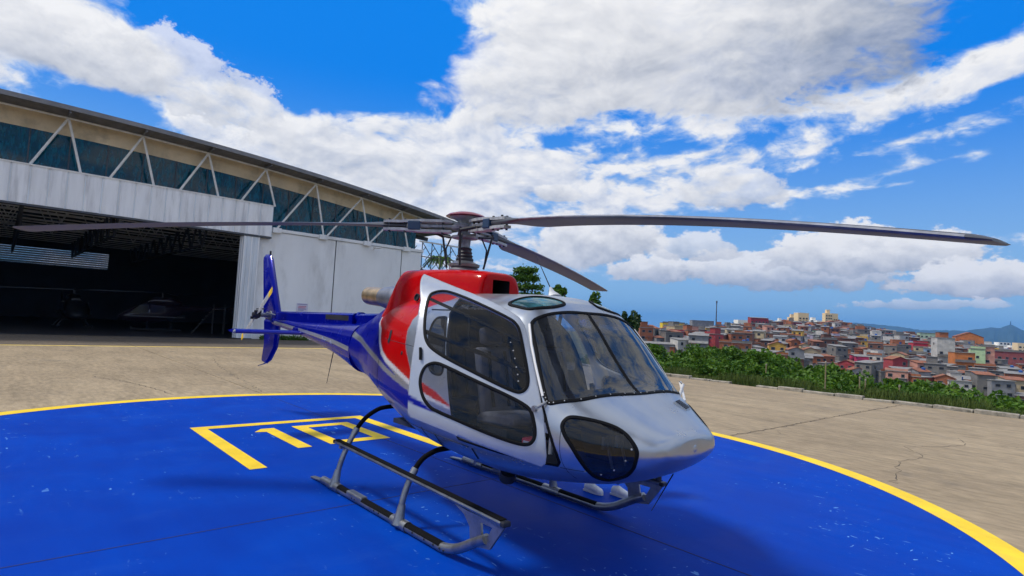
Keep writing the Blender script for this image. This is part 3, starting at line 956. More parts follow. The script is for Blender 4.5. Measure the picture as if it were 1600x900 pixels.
def nearest_on(poly, q):
    A = np.array(poly); B = np.roll(A, -1, 0)
    d = B - A; t = np.clip(((q - A) * d).sum(1) / ((d * d).sum(1) + 1e-15), 0, 1)
    c = A + d * t[:, None]
    k = np.argmin(((c - q) ** 2).sum(1))
    return c[k]


# outlines measured on the right-hand side: (x, z) unless said otherwise
DOOR = [(0.74, 2.32), (1.0, 2.278), (1.2, 2.25), (1.4, 2.224), (1.6, 2.195), (1.8, 2.155), (1.93, 2.115), (2.0, 2.06), (2.119, 1.893), (2.255, 1.697),
        (2.385, 1.502), (2.46, 1.377), (2.537, 1.199), (2.572, 1.10), (2.578, 1.04), (2.55, 1.005), (2.315, 1.0), (1.986, 0.993), (1.689, 0.997), (1.37, 1.0),
        (1.347, 1.02), (1.227, 1.359), (1.125, 1.69), (0.997, 1.992)]
UWIN = [(1.05, 2.06), (1.06, 2.115), (1.12, 2.158), (1.21, 2.168), (1.391, 2.15), (1.618, 2.114), (1.85, 2.072), (1.93, 2.045), (1.993, 1.99),
        (2.096, 1.84), (2.188, 1.697), (2.238, 1.605), (2.25, 1.54), (2.224, 1.497), (2.17, 1.484), (2.033, 1.493), (1.783, 1.525), (1.521, 1.562), (1.378, 1.592),
        (1.285, 1.631), (1.208, 1.714), (1.12, 1.885)]
LWIN = [(1.38, 1.47), (1.441, 1.495), (1.553, 1.49), (1.812, 1.462), (2.114, 1.433), (2.28, 1.408), (2.356, 1.372), (2.415, 1.285), (2.443, 1.215),
        (2.440, 1.163), (2.402, 1.126), (2.29, 1.107), (2.068, 1.104), (1.771, 1.117), (1.616, 1.125), (1.531, 1.138), (1.446, 1.187), (1.375, 1.27), (1.343, 1.347), (1.345, 1.423)]
CHIN = [(2.604, 1.314), (2.607, 1.361), (2.634, 1.388), (2.706, 1.384), (2.822, 1.357), (2.91, 1.322), (2.984, 1.27), (3.04, 1.202), (3.05, 1.139), (3.016, 1.05),
        (2.933, 0.967), (2.841, 0.918), (2.785, 0.905), (2.76, 0.935), (2.753, 0.992), (2.735, 1.068), (2.694, 1.162), (2.639, 1.247)]
RWIN = [(0.731, 2.11), (0.84, 2.11), (0.89, 2.06), (0.973, 1.94), (1.05, 1.74), (1.066, 1.62), (1.04, 1.565), (0.97, 1.552), (0.868, 1.565), (0.80, 1.62), (0.725, 1.80),
        (0.664, 1.96), (0.655, 2.05), (0.68, 2.095)]
SKYL = [(1.645, 0.62), (1.70, 0.45), (1.80, 0.30), (1.90, 0.235), (1.955, 0.26), (1.975, 0.44), (1.93, 0.62), (1.87, 0.67), (1.72, 0.685), (1.65, 0.665)]   # x, |y|
WSH = [(2.034, 0.0, 2.24), (2.032, -0.25, 2.232), (2.032, -0.401, 2.219), (2.024, -0.602, 2.179), (2.018, -0.69, 2.14), (2.03, -0.735, 2.095), (2.073, -0.767, 2.028), (2.185, -0.811, 1.876),
       (2.297, -0.864, 1.701), (2.375, -0.895, 1.581), (2.423, -0.91, 1.511), (2.455, -0.90, 1.475), (2.50, -0.84, 1.475), (2.597, -0.677, 1.503), (2.64, -0.42, 1.522), (2.667, -0.16, 1.534), (2.672, 0.0, 1.536)]
WSA = [(x, float(sect_angle(x, y, z))) for x, y, z in WSH]
WSA = [(x, a - 2 * math.pi if a > 0 and False else a) for x, a in WSA]
AK = 0.9
# angles run from -pi/2 (belly) over the right side; fold them so that right = small u, left = large u
def fold(a): return np.mod(-a + 1.5 * math.pi, 2 * math.pi)      # belly 0, left ... right


def sm(poly): return smooth_path(poly, 5, True)


UW_, LW_, CH_, RW_, SK_ = sm(UWIN), sm(LWIN), sm(CHIN), sm(RWIN), sm(SKYL)
DR_ = np.array(DOOR)
ws_half = smooth_path([(x, fold(a) * AK) for x, a in WSA], 5)
mid = fold(math.pi / 2) * AK
ws_other = np.array([(x, 2 * mid - u) for x, u in ws_half])[::-1]
WS_ = np.vstack([ws_half, ws_other[1:-1]])

NX, NA = 430, 400
t_ = np.linspace(0, 1, NX)
gx = np.sort(np.concatenate([np.linspace(-2.15, 0.3, 120), np.linspace(0.315, 3.05, 236), 3.05 + 0.166 * np.sin(np.linspace(0.02, 1, 70) * math.pi / 2)]))
NX = len(gx)
ad = np.linspace(-math.pi / 2, 1.5 * math.pi, 4001)
GX = np.repeat(gx[:, None], NA, 1); GA = np.zeros((NX, NA)); GY = np.zeros((NX, NA)); GZ = np.zeros((NX, NA))
for i, x in enumerate(gx):
    y, z = section(np.full_like(ad, x), ad)
    L = np.concatenate([[0], np.cumsum(np.hypot(np.diff(y), np.diff(z)))])
    GA[i] = np.interp(np.linspace(0, L[-1], NA + 1)[:-1], L, ad)
    GY[i], GZ[i] = section(np.full(NA, x), GA[i])
GU = fold(GA) * AK
ia, ja = np.meshgrid(np.arange(NX - 1), np.arange(NA), indexing='ij')
jb = (ja + 1) % NA
quad = np.stack([ia * NA + ja, (ia + 1) * NA + ja, (ia + 1) * NA + jb, ia * NA + jb], -1).reshape(-1, 4)
VX, VY, VZ, VU = GX.ravel(), GY.ravel(), GZ.ravel(), GU.ravel()
fx, fy, fz = VX[quad].mean(1), VY[quad].mean(1), VZ[quad].mean(1)
fu = VU[quad]; fu = np.where(fu.max(1) - fu.min(1) > 3, 0.0, fu.mean(1))
REG = np.zeros(len(quad), int)
fr, fl = fy < 0, fy > 0
for k, side in ((0, fr), (1, fl)):
    REG[side & in_poly(fx, fz, DR_)] = 8 + k
    REG[side & in_poly(fx, fz, UW_)] = 10 + k
    REG[side & in_poly(fx, fz, LW_)] = 12 + k
    REG[side & in_poly(fx, fz, CH_)] = 2 + k
    REG[side & in_poly(fx, fz, RW_)] = 6 + k
    REG[side & (fz > 1.9) & in_poly(fx, np.abs(fy), SK_)] = 4 + k
REG[(fx > 1.9) & (fz > 1.3) & in_poly(fx, fu, WS_)] = 1
# snap the vertices between two regions onto the outline so that cut edges run clean
vmin = np.full(len(VX), 99); vmax = np.full(len(VX), -1)
for c in range(4):
    np.minimum.at(vmin, quad[:, c], REG); np.maximum.at(vmax, quad[:, c], REG)
for v in np.nonzero(vmin != vmax)[0]:
    x, y, z, u = VX[v], VY[v], VZ[v], VU[v]
    hi = vmax[v]; sg = -1.0 if y < 0 else 1.0
    if 1 in (hi, vmin[v]) and x > 1.9 and z > 1.3 and hi in (1,):
        q = nearest_on(WS_, np.array([x, u])); a = 1.5 * math.pi - q[1] / AK
        yy, zz = section(np.array(q[0]), np.array(a)); VX[v], VY[v], VZ[v] = q[0], float(yy), float(zz)
    elif hi in (4, 5):
        q = nearest_on(SK_, np.array([x, abs(y)])); VX[v], VY[v], VZ[v] = q[0], sg * q[1], float(roof_z(q[0], q[1]))
    else:
        P_ = {2: CH_, 3: CH_, 6: RW_, 7: RW_, 8: DR_, 9: DR_, 10: UW_, 11: UW_, 12: LW_, 13: LW_}.get(hi)
        if P_ is None: continue
        q = nearest_on(P_, np.array([x, z])); VX[v], VZ[v] = q; VY[v] = sg * float(half_width(q[0], q[1]))
VP = np.stack([VX, VY, VZ], 1)

# ---- livery, painted by place on the skin (both sides alike)
RED_A = [(-0.78, 2.6), (-0.78, 2.02), (-0.60, 1.93), (-0.515, 1.785), (-0.398, 1.686), (-0.224, 1.61), (-0.018, 1.556), (0.388, 1.444), (0.687, 1.352),
         (0.971, 1.303), (1.294, 1.268), (0.958, 1.39), (0.674, 1.45), (0.42, 1.55), (0.225, 1.785), (0.175, 1.944), (0.19, 2.07), (0.30, 2.2), (0.62, 2.30), (0.7, 2.6)]
PIN = [(-0.82, 2.6), (-0.82, 2.0), (-0.66, 1.91), (-0.585, 1.785), (-0.46, 1.65), (-0.27, 1.565), (-0.03, 1.50), (0.388, 1.39), (0.687, 1.30), (1.2, 1.25), (1.294, 1.268),
       (0.388, 1.46), (-0.2, 1.64), (-0.4, 1.75), (-0.35, 2.6)]
BLU_UP = [(-3, 2.6), (-0.80, 2.6), (-0.80, 2.01), (-0.57, 1.785), (-0.45, 1.64), (-0.26, 1.56), (-0.02, 1.478), (0.09, 1.43), (-0.1, 1.475), (-0.30, 1.525), (-0.6, 1.61), (-3, 2.0)]
BLU_LO = [(-3, 1.93), (-0.6, 1.545), (-0.3, 1.465), (0.0, 1.40), (0.388, 1.325), (0.75, 1.235), (1.3, 1.155), (1.6, 1.10), (1.2, 1.10), (0.75, 1.115), (0.321, 1.124), (0.0, 1.17), (-0.51, 1.25), (-1.0, 1.0), (-3, 0.5)]
BLUE_D = [(1.0, 1.20), (1.28, 1.174), (1.449, 1.149), (1.60, 1.105), (1.40, 1.108), (1.297, 1.118), (1.0, 1.12)]


def soft_mask(poly):
    acc = np.zeros(len(VX))
    for dx, dz_ in ((-.004, -.004), (.004, -.004), (-.004, .004), (.004, .004)):
        acc += in_poly(VX + dx, VZ + dz_, poly)
    return (acc / 4)[:, None]


base = np.tile(np.array([*SILVER, 0.86]), (len(VX), 1))
for poly, colr, mt_ in ((BLU_LO, BLUEC, 0.15), (BLU_UP, BLUEC, 0.15), (PIN, (0.62, 0.60, 0.58), 0.2), (RED_A, REDC, 0.0)):
    k = soft_mask(poly); base = base * (1 - k) + np.array([*colr, mt_]) * k
k = ((VX < -0.82) & (VZ > 1.95))[:, None] * 1.0
base = base * (1 - k) + np.array([*BLUEC, 0.15]) * k
dbase = np.tile(np.array([*WHITE, 0.35]), (len(VX), 1))
k = soft_mask(BLUE_D); dbase = dbase * (1 - k) + np.array([*BLUEC, 0.1]) * k

heli = thing('helicopter', 'silver, red and blue helicopter parked on the blue pad with its door open', 'helicopter')

# hinge of the doors: the near one swung out by 35 degrees, the far one ajar
H1, H2 = np.array([1.997, -0.740, 2.127]), np.array([2.418, -0.930, 1.471])


def hinge_rot(side):
    a = (H2 - H1) * np.array([1, -side, 1]); o = H2 * np.array([1, -side, 1])
    return o, np.array(Matrix.Rotation(math.radians(35 if side < 0 else 9) * side, 3, Vector(a)))


def swing(P, side):
    o, M_ = hinge_rot(side)
    return (np.asarray(P) - o) @ M_.T + o


def patch(name, sel, mats, parent, colors=None, thick=0.0, moved=None, push=0.0):
    f = quad[sel]
    ids, inv = np.unique(f, return_inverse=True)
    P = VP[ids]
    if moved is not None: P = swing(P, moved)
    me = bpy.data.meshes.new(name)
    me.from_pydata(P.tolist(), [], inv.reshape(-1, 4).tolist())
    for x in mats: me.materials.append(x)
    if colors is not None:
        ca = me.color_attributes.new('paint', 'FLOAT_COLOR', 'POINT')
        ca.data.foreach_set('color', colors[ids].ravel())
    me.polygons.foreach_set('use_smooth', [True] * len(me.polygons))
    me.update()
    o = link(name, me, parent)
    if thick:
        sol = o.modifiers.new('thickness', 'SOLIDIFY'); sol.thickness = thick; sol.offset = -1.0 if True else 1
        if len(mats) > 1: sol.material_offset = 1; sol.material_offset_rim = 1
    return o


# orientation of the quads: make them face outward
t0_ = quad[len(quad) // 2 + 100]
nn_ = np.cross(VP[t0_[1]] - VP[t0_[0]], VP[t0_[3]] - VP[t0_[0]])
cc_ = VP[t0_].mean(0) - np.array([VP[t0_].mean(0)[0], 0, 1.35])
if np.dot(nn_, cc_) < 0: quad = quad[:, ::-1]


def outline3(poly, chart, side=-1):
    """outline -> points and normals on the skin"""
    P, N_ = [], []
    for q in poly:
        if chart == 'xz':
            x, z = q; y = side * float(half_width(x, z)); a = float(sect_angle(x, y, z))
        elif chart == 'xy':
            x, y = q[0], side * q[1]; z = float(roof_z(x, y)); a = float(sect_angle(x, y, z))
        else:
            x = q[0]; a = 1.5 * math.pi - q[1] / AK; y, z = [float(v) for v in section(np.array(x), np.array(a))]
        P.append((x, y, z)); N_.append(surf_normal(x, a))
    return np.array(P), np.array(N_)


def seal(name, poly, chart, side, parent, w, moved=None, mat=None, flat=0.55):
    P, N_ = outline3(poly, chart, side)
    P = P + N_ * 0.002
    if moved is not None:
        o, M_ = hinge_rot(moved); P = (P - o) @ M_.T + o; N_ = N_ @ M_.T
    mb = MB(); mb.tube(P, w, 8, closed=True, flat=flat, ups=N_)
    return mb.build(name, mat or M_SEAL, parent, smooth=True)


fuse = patch('fuselage', REG == 0, [M_LIV, M_LINER], heli, base, 0.025)
mb = MB(); mb.lathe([(0.035, -0.004), (0.028, 0.0015), (0.004, 0.0025)], (3.2145, 0, 1.176), (1, 0, 0), 20); mb.build('nose_cap', M_SIL, fuse, smooth=True)
wsh = patch('windscreen', REG == 1, [M_GLASS], heli)
seal('windscreen_seal', WS_, 'xa', -1, wsh, 0.017)
mb = MB()
cp = [(x, 0.0, float(roof_z(x, 0.0)) - 0.012) for x in np.linspace(2.03, 2.67, 14)]
mb.tube(cp, 0.026, 8, flat=0.7); mb.build('centre_post', M_SEAL, wsh, smooth=True)
# screws along the lower edge of the windscreen
P_, N_ = outline3([(x, u) for x, u in WS_], 'xa')
low = [i for i in range(len(P_)) if P_[i][2] < 1.56]
mb = MB()
for i in low[::3]:
    mb.lathe([(0.006, 0), (0.005, 0.004)], P_[i] + N_[i] * 0.009, N_[i], 8)
mb.build('seal_screws', M_HUBL, wsh)['kind'] = 'stuff'
for side, k in ((-1, 0), (1, 1)):
    c = patch('chin_window', REG == 2 + k, [M_GLASS3], heli); seal('window_seal', CH_, 'xz', side, c, 0.016)
    c = patch('roof_window', REG == 4 + k, [M_SKYL], heli); seal('window_seal', SK_, 'xy', side, c, 0.019)
    c = patch('rear_window', REG == 6 + k, [M_GLASS3], heli); seal('window_seal', RW_, 'xz', side, c, 0.014)
    d = patch('door', REG == 8 + k, [M_LIV, M_WHITE], heli, dbase, 0.03, moved=side * 1)
    d['label'] = 'pale silver cabin door swung open with two black-framed windows' if side < 0 else 'far cabin door standing ajar'
    patch('upper_window', REG == 10 + k, [M_GLASS2], d, moved=side)
    patch('lower_window', REG == 12 + k, [M_GLASS2], d, moved=side)
    seal('window_seal', UW_, 'xz', side, d, 0.0145, moved=side)
    seal('window_seal', LW_, 'xz', side, d, 0.0145, moved=side)
    dd = np.array([p for a_, b_ in zip(DOOR, DOOR[1:] + DOOR[:1]) for p in (a_, ((a_[0] + b_[0]) / 2, (a_[1] + b_[1]) / 2))])
    seal('door_frame_seal', dd, 'xz', side, heli, 0.012, flat=0.7)
    mb = MB()
    for a_, b_, w_ in (((1.07, 2.045), (2.07, 1.90), 0.017), ((1.205, 1.73), (2.20, 1.67), 0.020), ((1.52, 1.99), (1.66, 1.71), 0.012)):
        seg = [(a_[0] + (b_[0] - a_[0]) * t, a_[1] + (b_[1] - a_[1]) * t) for t in np.linspace(0, 1, 8)]
        P_, N_ = outline3(seg, 'xz', side); o_, M_ = hinge_rot(side)
        mb.tube((P_ - N_ * 0.012 - o_) @ M_.T + o_, w_, 8, flat=0.6, ups=N_ @ M_.T)
    mb.build('window_rail', M_SEAL, d, smooth=True)
    mb = MB()
    P_, N_ = outline3([(1.238, 1.575), (1.262, 1.53), (1.285, 1.48)], 'xz', side); o_, M_ = hinge_rot(side)
    mb.tube((P_ + N_ * 0.014 - o_) @ M_.T + o_, 0.013, 8); mb.build('door_handle', M_SEAL, d, smooth=True)
    mb = MB()
    P_, N_ = outline3([(2.375, 1.40), (2.43, 1.47)], 'xz', side)
    mb.tube(swing(P_ + N_ * 0.03, side), 0.012, 8); mb.lathe([(0.024, -.012), (0.024, .012)], swing((P_ + N_ * 0.03)[:1], side)[0], (0, side, 0), 12)
    mb.build('door_stay', M_TUBE, d, smooth=True)
    mb = MB()   # hinge strip on the windscreen pillar
    P_, N_ = outline3([(2.02, 2.085), (2.14, 1.905), (2.27, 1.715), (2.40, 1.52)], 'xz', side)
    mb.tube(P_ + N_ * 0.010, 0.011, 8); mb.build('hinge_strip', M_WHITE, heli, smooth=True)
    # rear doors: seam lines and handle
    seg = [(0.47, 2.19), (0.90, 2.19)]
    P_, N_ = outline3([(0.47 + 0.43 * t, 2.19) for t in np.linspace(0, 1, 8)], 'xz', side)
    mb = MB(); mb.tube(P_ + N_ * 0.002, 0.008, 6); mb.build('door_rail', M_DARK, heli)
    for zz in (1.83,):
        P_, N_ = outline3([(x, zz - 0.05 * (x + 0.4)) for x in np.linspace(-0.38, 0.6, 10)], 'xz', side)
        mb = MB(); mb.tube(P_, 0.003, 6); mb.build('panel_seam', M_DARK, heli)
    P_, N_ = outline3([(x, 0.965 - 0.01 * x) for x in np.linspace(0.2, 1.5, 16)], 'xz', side)
    mb = MB(); mb.tube(P_, 0.004, 6); mb.build('panel_seam', M_DARK, heli)
    for (x, z, s1, s2) in ((-0.25, 1.86, 0.05, 0.07), (0.16, 1.70, 0.03, 0.014), (1.55, 0.90, 0.02, 0.05), (0.9, 0.90, 0.012, 0.06), (0.62, 0.92, 0.012, 0.06)):
        P_, N_ = outline3([(x, z - s2), (x + .01, z), (x, z + s2)], 'xz', side)
        mb = MB(); mb.tube(P_ + N_ * 0.004, s1 * 0.5, 8, flat=0.4, ups=N_); mb.build('latch', M_DARK, heli, smooth=True)

# skin seams and fasteners
for side in (-1, 1):
    for poly in ([(2.60, 1.30 - 0.45 * t) for t in np.linspace(0, 1, 9)], [(2.56 + 0.5 * t, 0.99 - 0.02 * t) for t in np.linspace(0, 0.35, 6)], [(-0.46 - 0.05 * math.sin(3 * t), 1.70 - 0.5 * t) for t in np.linspace(0, 1, 9)], [(0.44 + 0.03 * t, 2.17 - 0.9 * t) for t in np.linspace(0, 1, 12)]):
        P_, N_ = outline3(poly, 'xz', side); mb = MB(); mb.tube(P_, 0.003, 6); mb.build('panel_seam', M_DARK, heli)
    mb = MB(); o_, M_ = hinge_rot(side)
    for (x, z) in ((2.03, 1.80), (2.07, 1.74), (2.11, 1.675), (2.145, 1.62), (2.17, 1.57), (1.98, 1.86)):
        P_, N_ = outline3([(x, z)], 'xz', side); mb.lathe([(0.0065, 0), (0.004, 0.004)], (P_[0] - o_) @ M_.T + o_, N_[0] @ M_.T, 8)
    mb.build('pane_fasteners', M_HUBL, heli)['kind'] = 'stuff'
    mb = MB()
    for t in np.linspace(0, 1, 34):
        P_, N_ = outline3([(0.0 + 2.4 * t, 0.945 - 0.012 * t)], 'xz', side); mb.lathe([(0.006, 0), (0.004, 0.003)], P_[0], N_[0], 6)
    for x, z in CHIN[8:14]:
        P_, N_ = outline3([(x - 0.03, z + 0.05)], 'xz', side); mb.lathe([(0.008, 0), (0.006, 0.004)], P_[0] + N_[0] * 0.001, N_[0], 6)
    mb.build('rivets', M_HUBL, heli)['kind'] = 'stuff'

# lettering above the rear door
for side in (-1,):
    cu = bpy.data.curves.new('lettering', 'FONT'); cu.body = 'MACROSUL'; cu.size = 0.095; cu.shear = 0.25; cu.extrude = 0.001
    o = bpy.data.objects.new('lettering', cu)
    dg = bpy.context.evaluated_depsgraph_get(); me = bpy.data.meshes.new_from_object(o)
    vs = np.array([v.co for v in me.vertices])
    X = 0.93 + vs[:, 0]; Z = 2.205 + vs[:, 1] * 0.75
    Y = -half_width(X, Z) - 0.004 - vs[:, 2]
    for i, v in enumerate(me.vertices): v.co = (X[i], Y[i], Z[i])
    me.materials.clear(); me.materials.append(M_DARK)
    link('lettering', me, heli); bpy.data.objects.remove(o)

# ---- engine cowling
CW = np.array([  # x, zt, w at base, z base, exponent
    [0.735, 2.60, 0.285, 2.30, 4.0], [0.72, 2.632, 0.315, 2.30, 4.6], [0.66, 2.655, 0.345, 2.29, 5.0], [0.50, 2.672, 0.39, 2.26, 5.5], [0.2, 2.685, 0.46, 2.22, 6.5], [-0.2, 2.69, 0.56, 2.15, 8.0],
    [-0.45, 2.690, 0.625, 2.05, 8.0], [-0.575, 2.688, 0.655, 1.95, 8.0], [-0.60, 2.66, 0.658, 1.95, 8.0], [-0.70, 2.50, 0.665, 1.95, 7.0], [-0.81, 2.32, 0.65, 1.95, 5.0], [-1.1, 2.29, 0.50, 1.95, 3.0], [-1.5, 2.27, 0.30, 1.95, 2.4]])[::-1]
xs = np.concatenate([np.linspace(-1.5, 0.66, 80), np.linspace(0.662, 0.735, 14)])
cv = []
aa = np.linspace(0, math.pi, 61)
for x in xs:
    zt, w, zb, n = [float(pchip(CW[:, 0], CW[:, i], x)) for i in range(1, 5)]
    for a in aa:
        c, s_ = math.cos(a), math.sin(a)
        zz = (zt - zb) * abs(s_) ** (2 / n)
        cv.append((x, w * math.copysign(abs(c) ** (2 / n), c) * (1.0 - 0.17 * zz / (zt - zb)), zb + zz))
mb = MB(); nA = 61
fs = [(i * nA + k, i * nA + k + 1, (i + 1) * nA + k + 1, (i + 1) * nA + k) for i in range(len(xs) - 1) for k in range(nA - 1)]
mb.add(cv, fs)
# front face with a square air intake: ring from the last section to the opening
o0 = (len(xs) - 1) * nA
iy, iz0, iz1 = 0.125, 2.405, 2.565
inner = []
for k in range(nA):
    x, y, z = cv[o0 + k]
    inner.append((0.738, max(-iy, min(iy, y * 0.62)), max(iz0, min(iz1, z if z > iz0 else iz0))))
mb.add([cv[o0 + k] for k in range(nA)] + inner, [(k, k + 1, nA + k + 1, nA + k) for k in range(nA - 1)])
cowl = mb.build('engine_cowling', M_RED, heli, smooth=True)
mb = MB(); mb.box(0.42, 0.735, -iy + .002, iy - .002, iz0 + .002, iz1 - .002)
me_f = [f for f in mb.f]; mb.f = [f for i, f in enumerate(mb.f) if i != 1]; mb.m = [0] * len(mb.f)
mb.build('air_intake', M_DARK, cowl)
mb = MB(); mb.lathe([(0.045, -0.01), (0.045, 0.012), (0.034, 0.012), (0.03, -0.005)], (-0.05, -0.603, 2.33), (0, -1, 0.25), 16)
mb.build('drain_port', M_DARK, cowl, smooth=True)

# ---- exhaust
ex = MB(); ax = (-0.995, 0.0, 0.06)
ex.lathe([(0.17, 0.0), (0.175, 0.28), (0.155, 0.40), (0.142, 0.50)], (-1.38, 0, 2.335), ax, 36)
exo = ex.build('exhaust_collar', M_STEEL, heli, smooth=True)
ex = MB(); ex.lathe([(0.140, 0.50), (0.137, 0.94), (0.131, 0.975), (0.122, 0.94), (0.12, 0.55)], (-1.38, 0, 2.335), ax, 36)
ex.build('exhaust_pipe', M_EXH, exo, smooth=True)


def loft(stations, n=40, expo=2.0):
    """stations: x, yc, zc, half width, half height, exponent"""
    mb = MB(); vs = []
    for s_ in stations:
        x, yc, zc, w, h = s_[:5]; e = s_[5] if len(s_) > 5 else expo
        for k in range(n):
            a = 2 * math.pi * k / n; c, q = math.cos(a), math.sin(a)
            vs.append((x, yc + w * math.copysign(abs(c) ** (2 / e), c), zc + h * math.copysign(abs(q) ** (2 / e), q)))
    fs = [(i * n + k, i * n + (k + 1) % n, (i + 1) * n + (k + 1) % n, (i + 1) * n + k) for i in range(len(stations) - 1) for k in range(n)]
    fs += [tuple(range(n)), tuple((len(stations) - 1) * n + k for k in range(n))]
    return mb.add(vs, fs)


# ---- tail boom
BM = np.array([[-6.25, 1.93, 1.80, 0.07], [-5.6, 1.93, 1.745, 0.115], [-4.6, 1.91, 1.655, 0.18], [-3.6, 1.925, 1.53, 0.25], [-2.8, 1.95, 1.40, 0.325], [-2.1, 1.98, 1.245, 0.405]])
sts = []
for x in np.linspace(-6.25, -2.08, 60):
    zt, zb, w = [float(pchip(BM[:, 0], BM[:, i], x)) for i in (1, 2, 3)]
    sts.append((x, 0, (zt + zb) / 2, w, (zt - zb) / 2, 2.7))
boom = loft(sts, 48).build('tail_boom', M_BLUE, heli, smooth=True)
for side in (-1, 1):
    mb = MB(); pts, ups = [], []
    for x in np.linspace(-6.1, -2.1, 40):
        zt, zb, w = [float(pchip(BM[:, 0], BM[:, i], x)) for i in (1, 2, 3)]
        f_ = np.interp(x, [-6.1, -2.1], [0.0, -0.02]); zc = (zt + zb) / 2
        pts.append((x, side * (w * (1 - abs(f_ / ((zt - zb) / 2)) ** 2.7) ** (1 / 2.7) + 0.001), zc + f_)); ups.append((0, side, 0))
    mb.tube(pts, [float(np.interp(x[0], [-6.1, -2.1], [0.022, 0.034])) for x in pts], 8, flat=0.06, ups=ups)
    mb.build('boom_stripe', M_SIL, boom)
for x in (-3.15, -2.85):
    z = 1.66 if x < -3 else 1.62
    mb = MB(); mb.tube([(x, -0.29, z), (x + .01, -0.34, z + 0.015), (x + .01, -0.35, z + 0.05)], 0.012, 8); mb.build('boom_fitting', M_WHITE, boom, smooth=True)
prof = lambda w, z0, z1: [(-w, z0), (-w, z1 - 0.03), (-w * 0.6, z1), (w * 0.6, z1), (w, z1 - 0.03), (w, z0)]
for xa, xb in ((-6.0, -2.62), (-2.54, -1.75)):
    mb = MB(); a = [(xa, y, z) for y, z in prof(0.085, 1.86, 2.075 if xa < -3 else 2.11)]; b = [(xb, y, z) for y, z in prof(0.12, 1.86, 2.115 if xb < -2 else 2.13)]
    mb.add(a + b, [(i, (i + 1) % 6, 6 + (i + 1) % 6, 6 + i) for i in range(6)] + [tuple(range(6)), tuple(range(6, 12))])
    mb.build('drive_shaft_cover', M_BLUE, boom, smooth=True)
mb = MB(); mb.lathe([(0.085, -0.04), (0.085, 0.04)], (-2.58, 0, 2.05), (1, 0, 0), 20)
mb.build('shaft_bearing', M_BLUE, boom, smooth=True)
mb = MB(); mb.box(-3.6, -2.75, -0.12, -0.118, 1.99, 2.07); mb.build('cover_panel', M_DARK, boom)
mb = MB(); mb.tube([(-3.35, -0.05, 1.47), (-3.52, -0.05, 0.93)], [0.009, 0.004], 8); mb.build('belly_antenna', M_DARK, boom)


def blade_fin(poly, thick, name, mat, parent, bevel=0.02):
    mb = MB(); n = len(poly)
    c = np.mean(np.array(poly), 0)
    ins = [tuple(c + (np.array(q) - c) * 0.90) for q in poly]
    vs = [(x, 0, z) for x, z in poly] + [(x, -thick, z) for x, z in ins] + [(x, thick, z) for x, z in ins]
    fs = [(i, (i + 1) % n, n + (i + 1) % n, n + i) for i in range(n)] + [(i, (i + 1) % n, 2 * n + (i + 1) % n, 2 * n + i) for i in range(n)]
    fs += [tuple(range(n, 2 * n)), tuple(range(2 * n, 3 * n))]
    return mb.add(vs, fs).build(name, mat, parent, smooth=True)


fin = blade_fin([(-6.02, 1.95), (-6.10, 2.10), (-6.79, 3.24), (-6.84, 3.27), (-7.12, 3.28), (-7.13, 3.22), (-6.86, 2.05), (-6.84, 1.9), (-6.3, 1.85)], 0.055, 'upper_fin', M_BLUE, heli)
mb = MB(); mb.tube([(-6.84, 0, 3.25), (-6.84, 0, 3.34)], 0.02, 8); mb.build('fin_light', M_DARK, fin)
lf = blade_fin([(-6.0, 1.90), (-6.08, 1.35), (-6.40, 1.05), (-6.52, 0.99), (-6.74, 1.0), (-6.76, 1.06), (-6.68, 1.40), (-6.80, 1.92)], 0.05, 'lower_fin', M_BLUE, heli)
mb = MB(); mb.tube([(-6.55, 0, 1.02), (-6.72, 0, 0.965), (-6.92, 0, 0.93), (-7.05, 0, 0.90)], [0.022, 0.022, 0.02, 0.014], 8, flat=0.5); mb.build('tail_bumper', M_STEEL, lf, smooth=True)
# stabiliser
mb = MB(); vs = []
af = [(0.0, 0.0), (0.03, 0.028), (0.12, 0.045), (0.28, 0.034), (0.46, 0.004), (0.28, -0.022), (0.12, -0.034), (0.03, -0.026)]
ys = (-1.28, -1.26, 0.0, 1.26, 1.28)
for y in ys:
    k = 0.85 if abs(y) > 1.27 else 1.0
    vs += [(-4.38 - c_ * 1.0, y, 1.71 + h_ * k) for c_, h_ in af]
n = len(af); mb.add(vs, [(i * n + k, i * n + (k + 1) % n, (i + 1) * n + (k + 1) % n, (i + 1) * n + k) for i in range(4) for k in range(n)] + [tuple(range(n)), tuple(range(4 * n, 5 * n))])
stab = mb.build('stabiliser', M_BLUE, heli, smooth=True)
for y in (-1.29, 1.29):
    mb = MB(); mb.lathe([(0.02, -.02), (0.028, 0.0), (0.02, .02)], (-4.42, y, 1.715), (0, 1, 0), 10); mb.build('position_light', M_HUBL, stab)
mb = MB(); mb.lathe([(0.07, -0.24), (0.07, 0.24)], (-4.62, 0, 1.74), (0, 1, 0), 20); mb.build('stabiliser_mount', M_BLUE, stab, smooth=True)
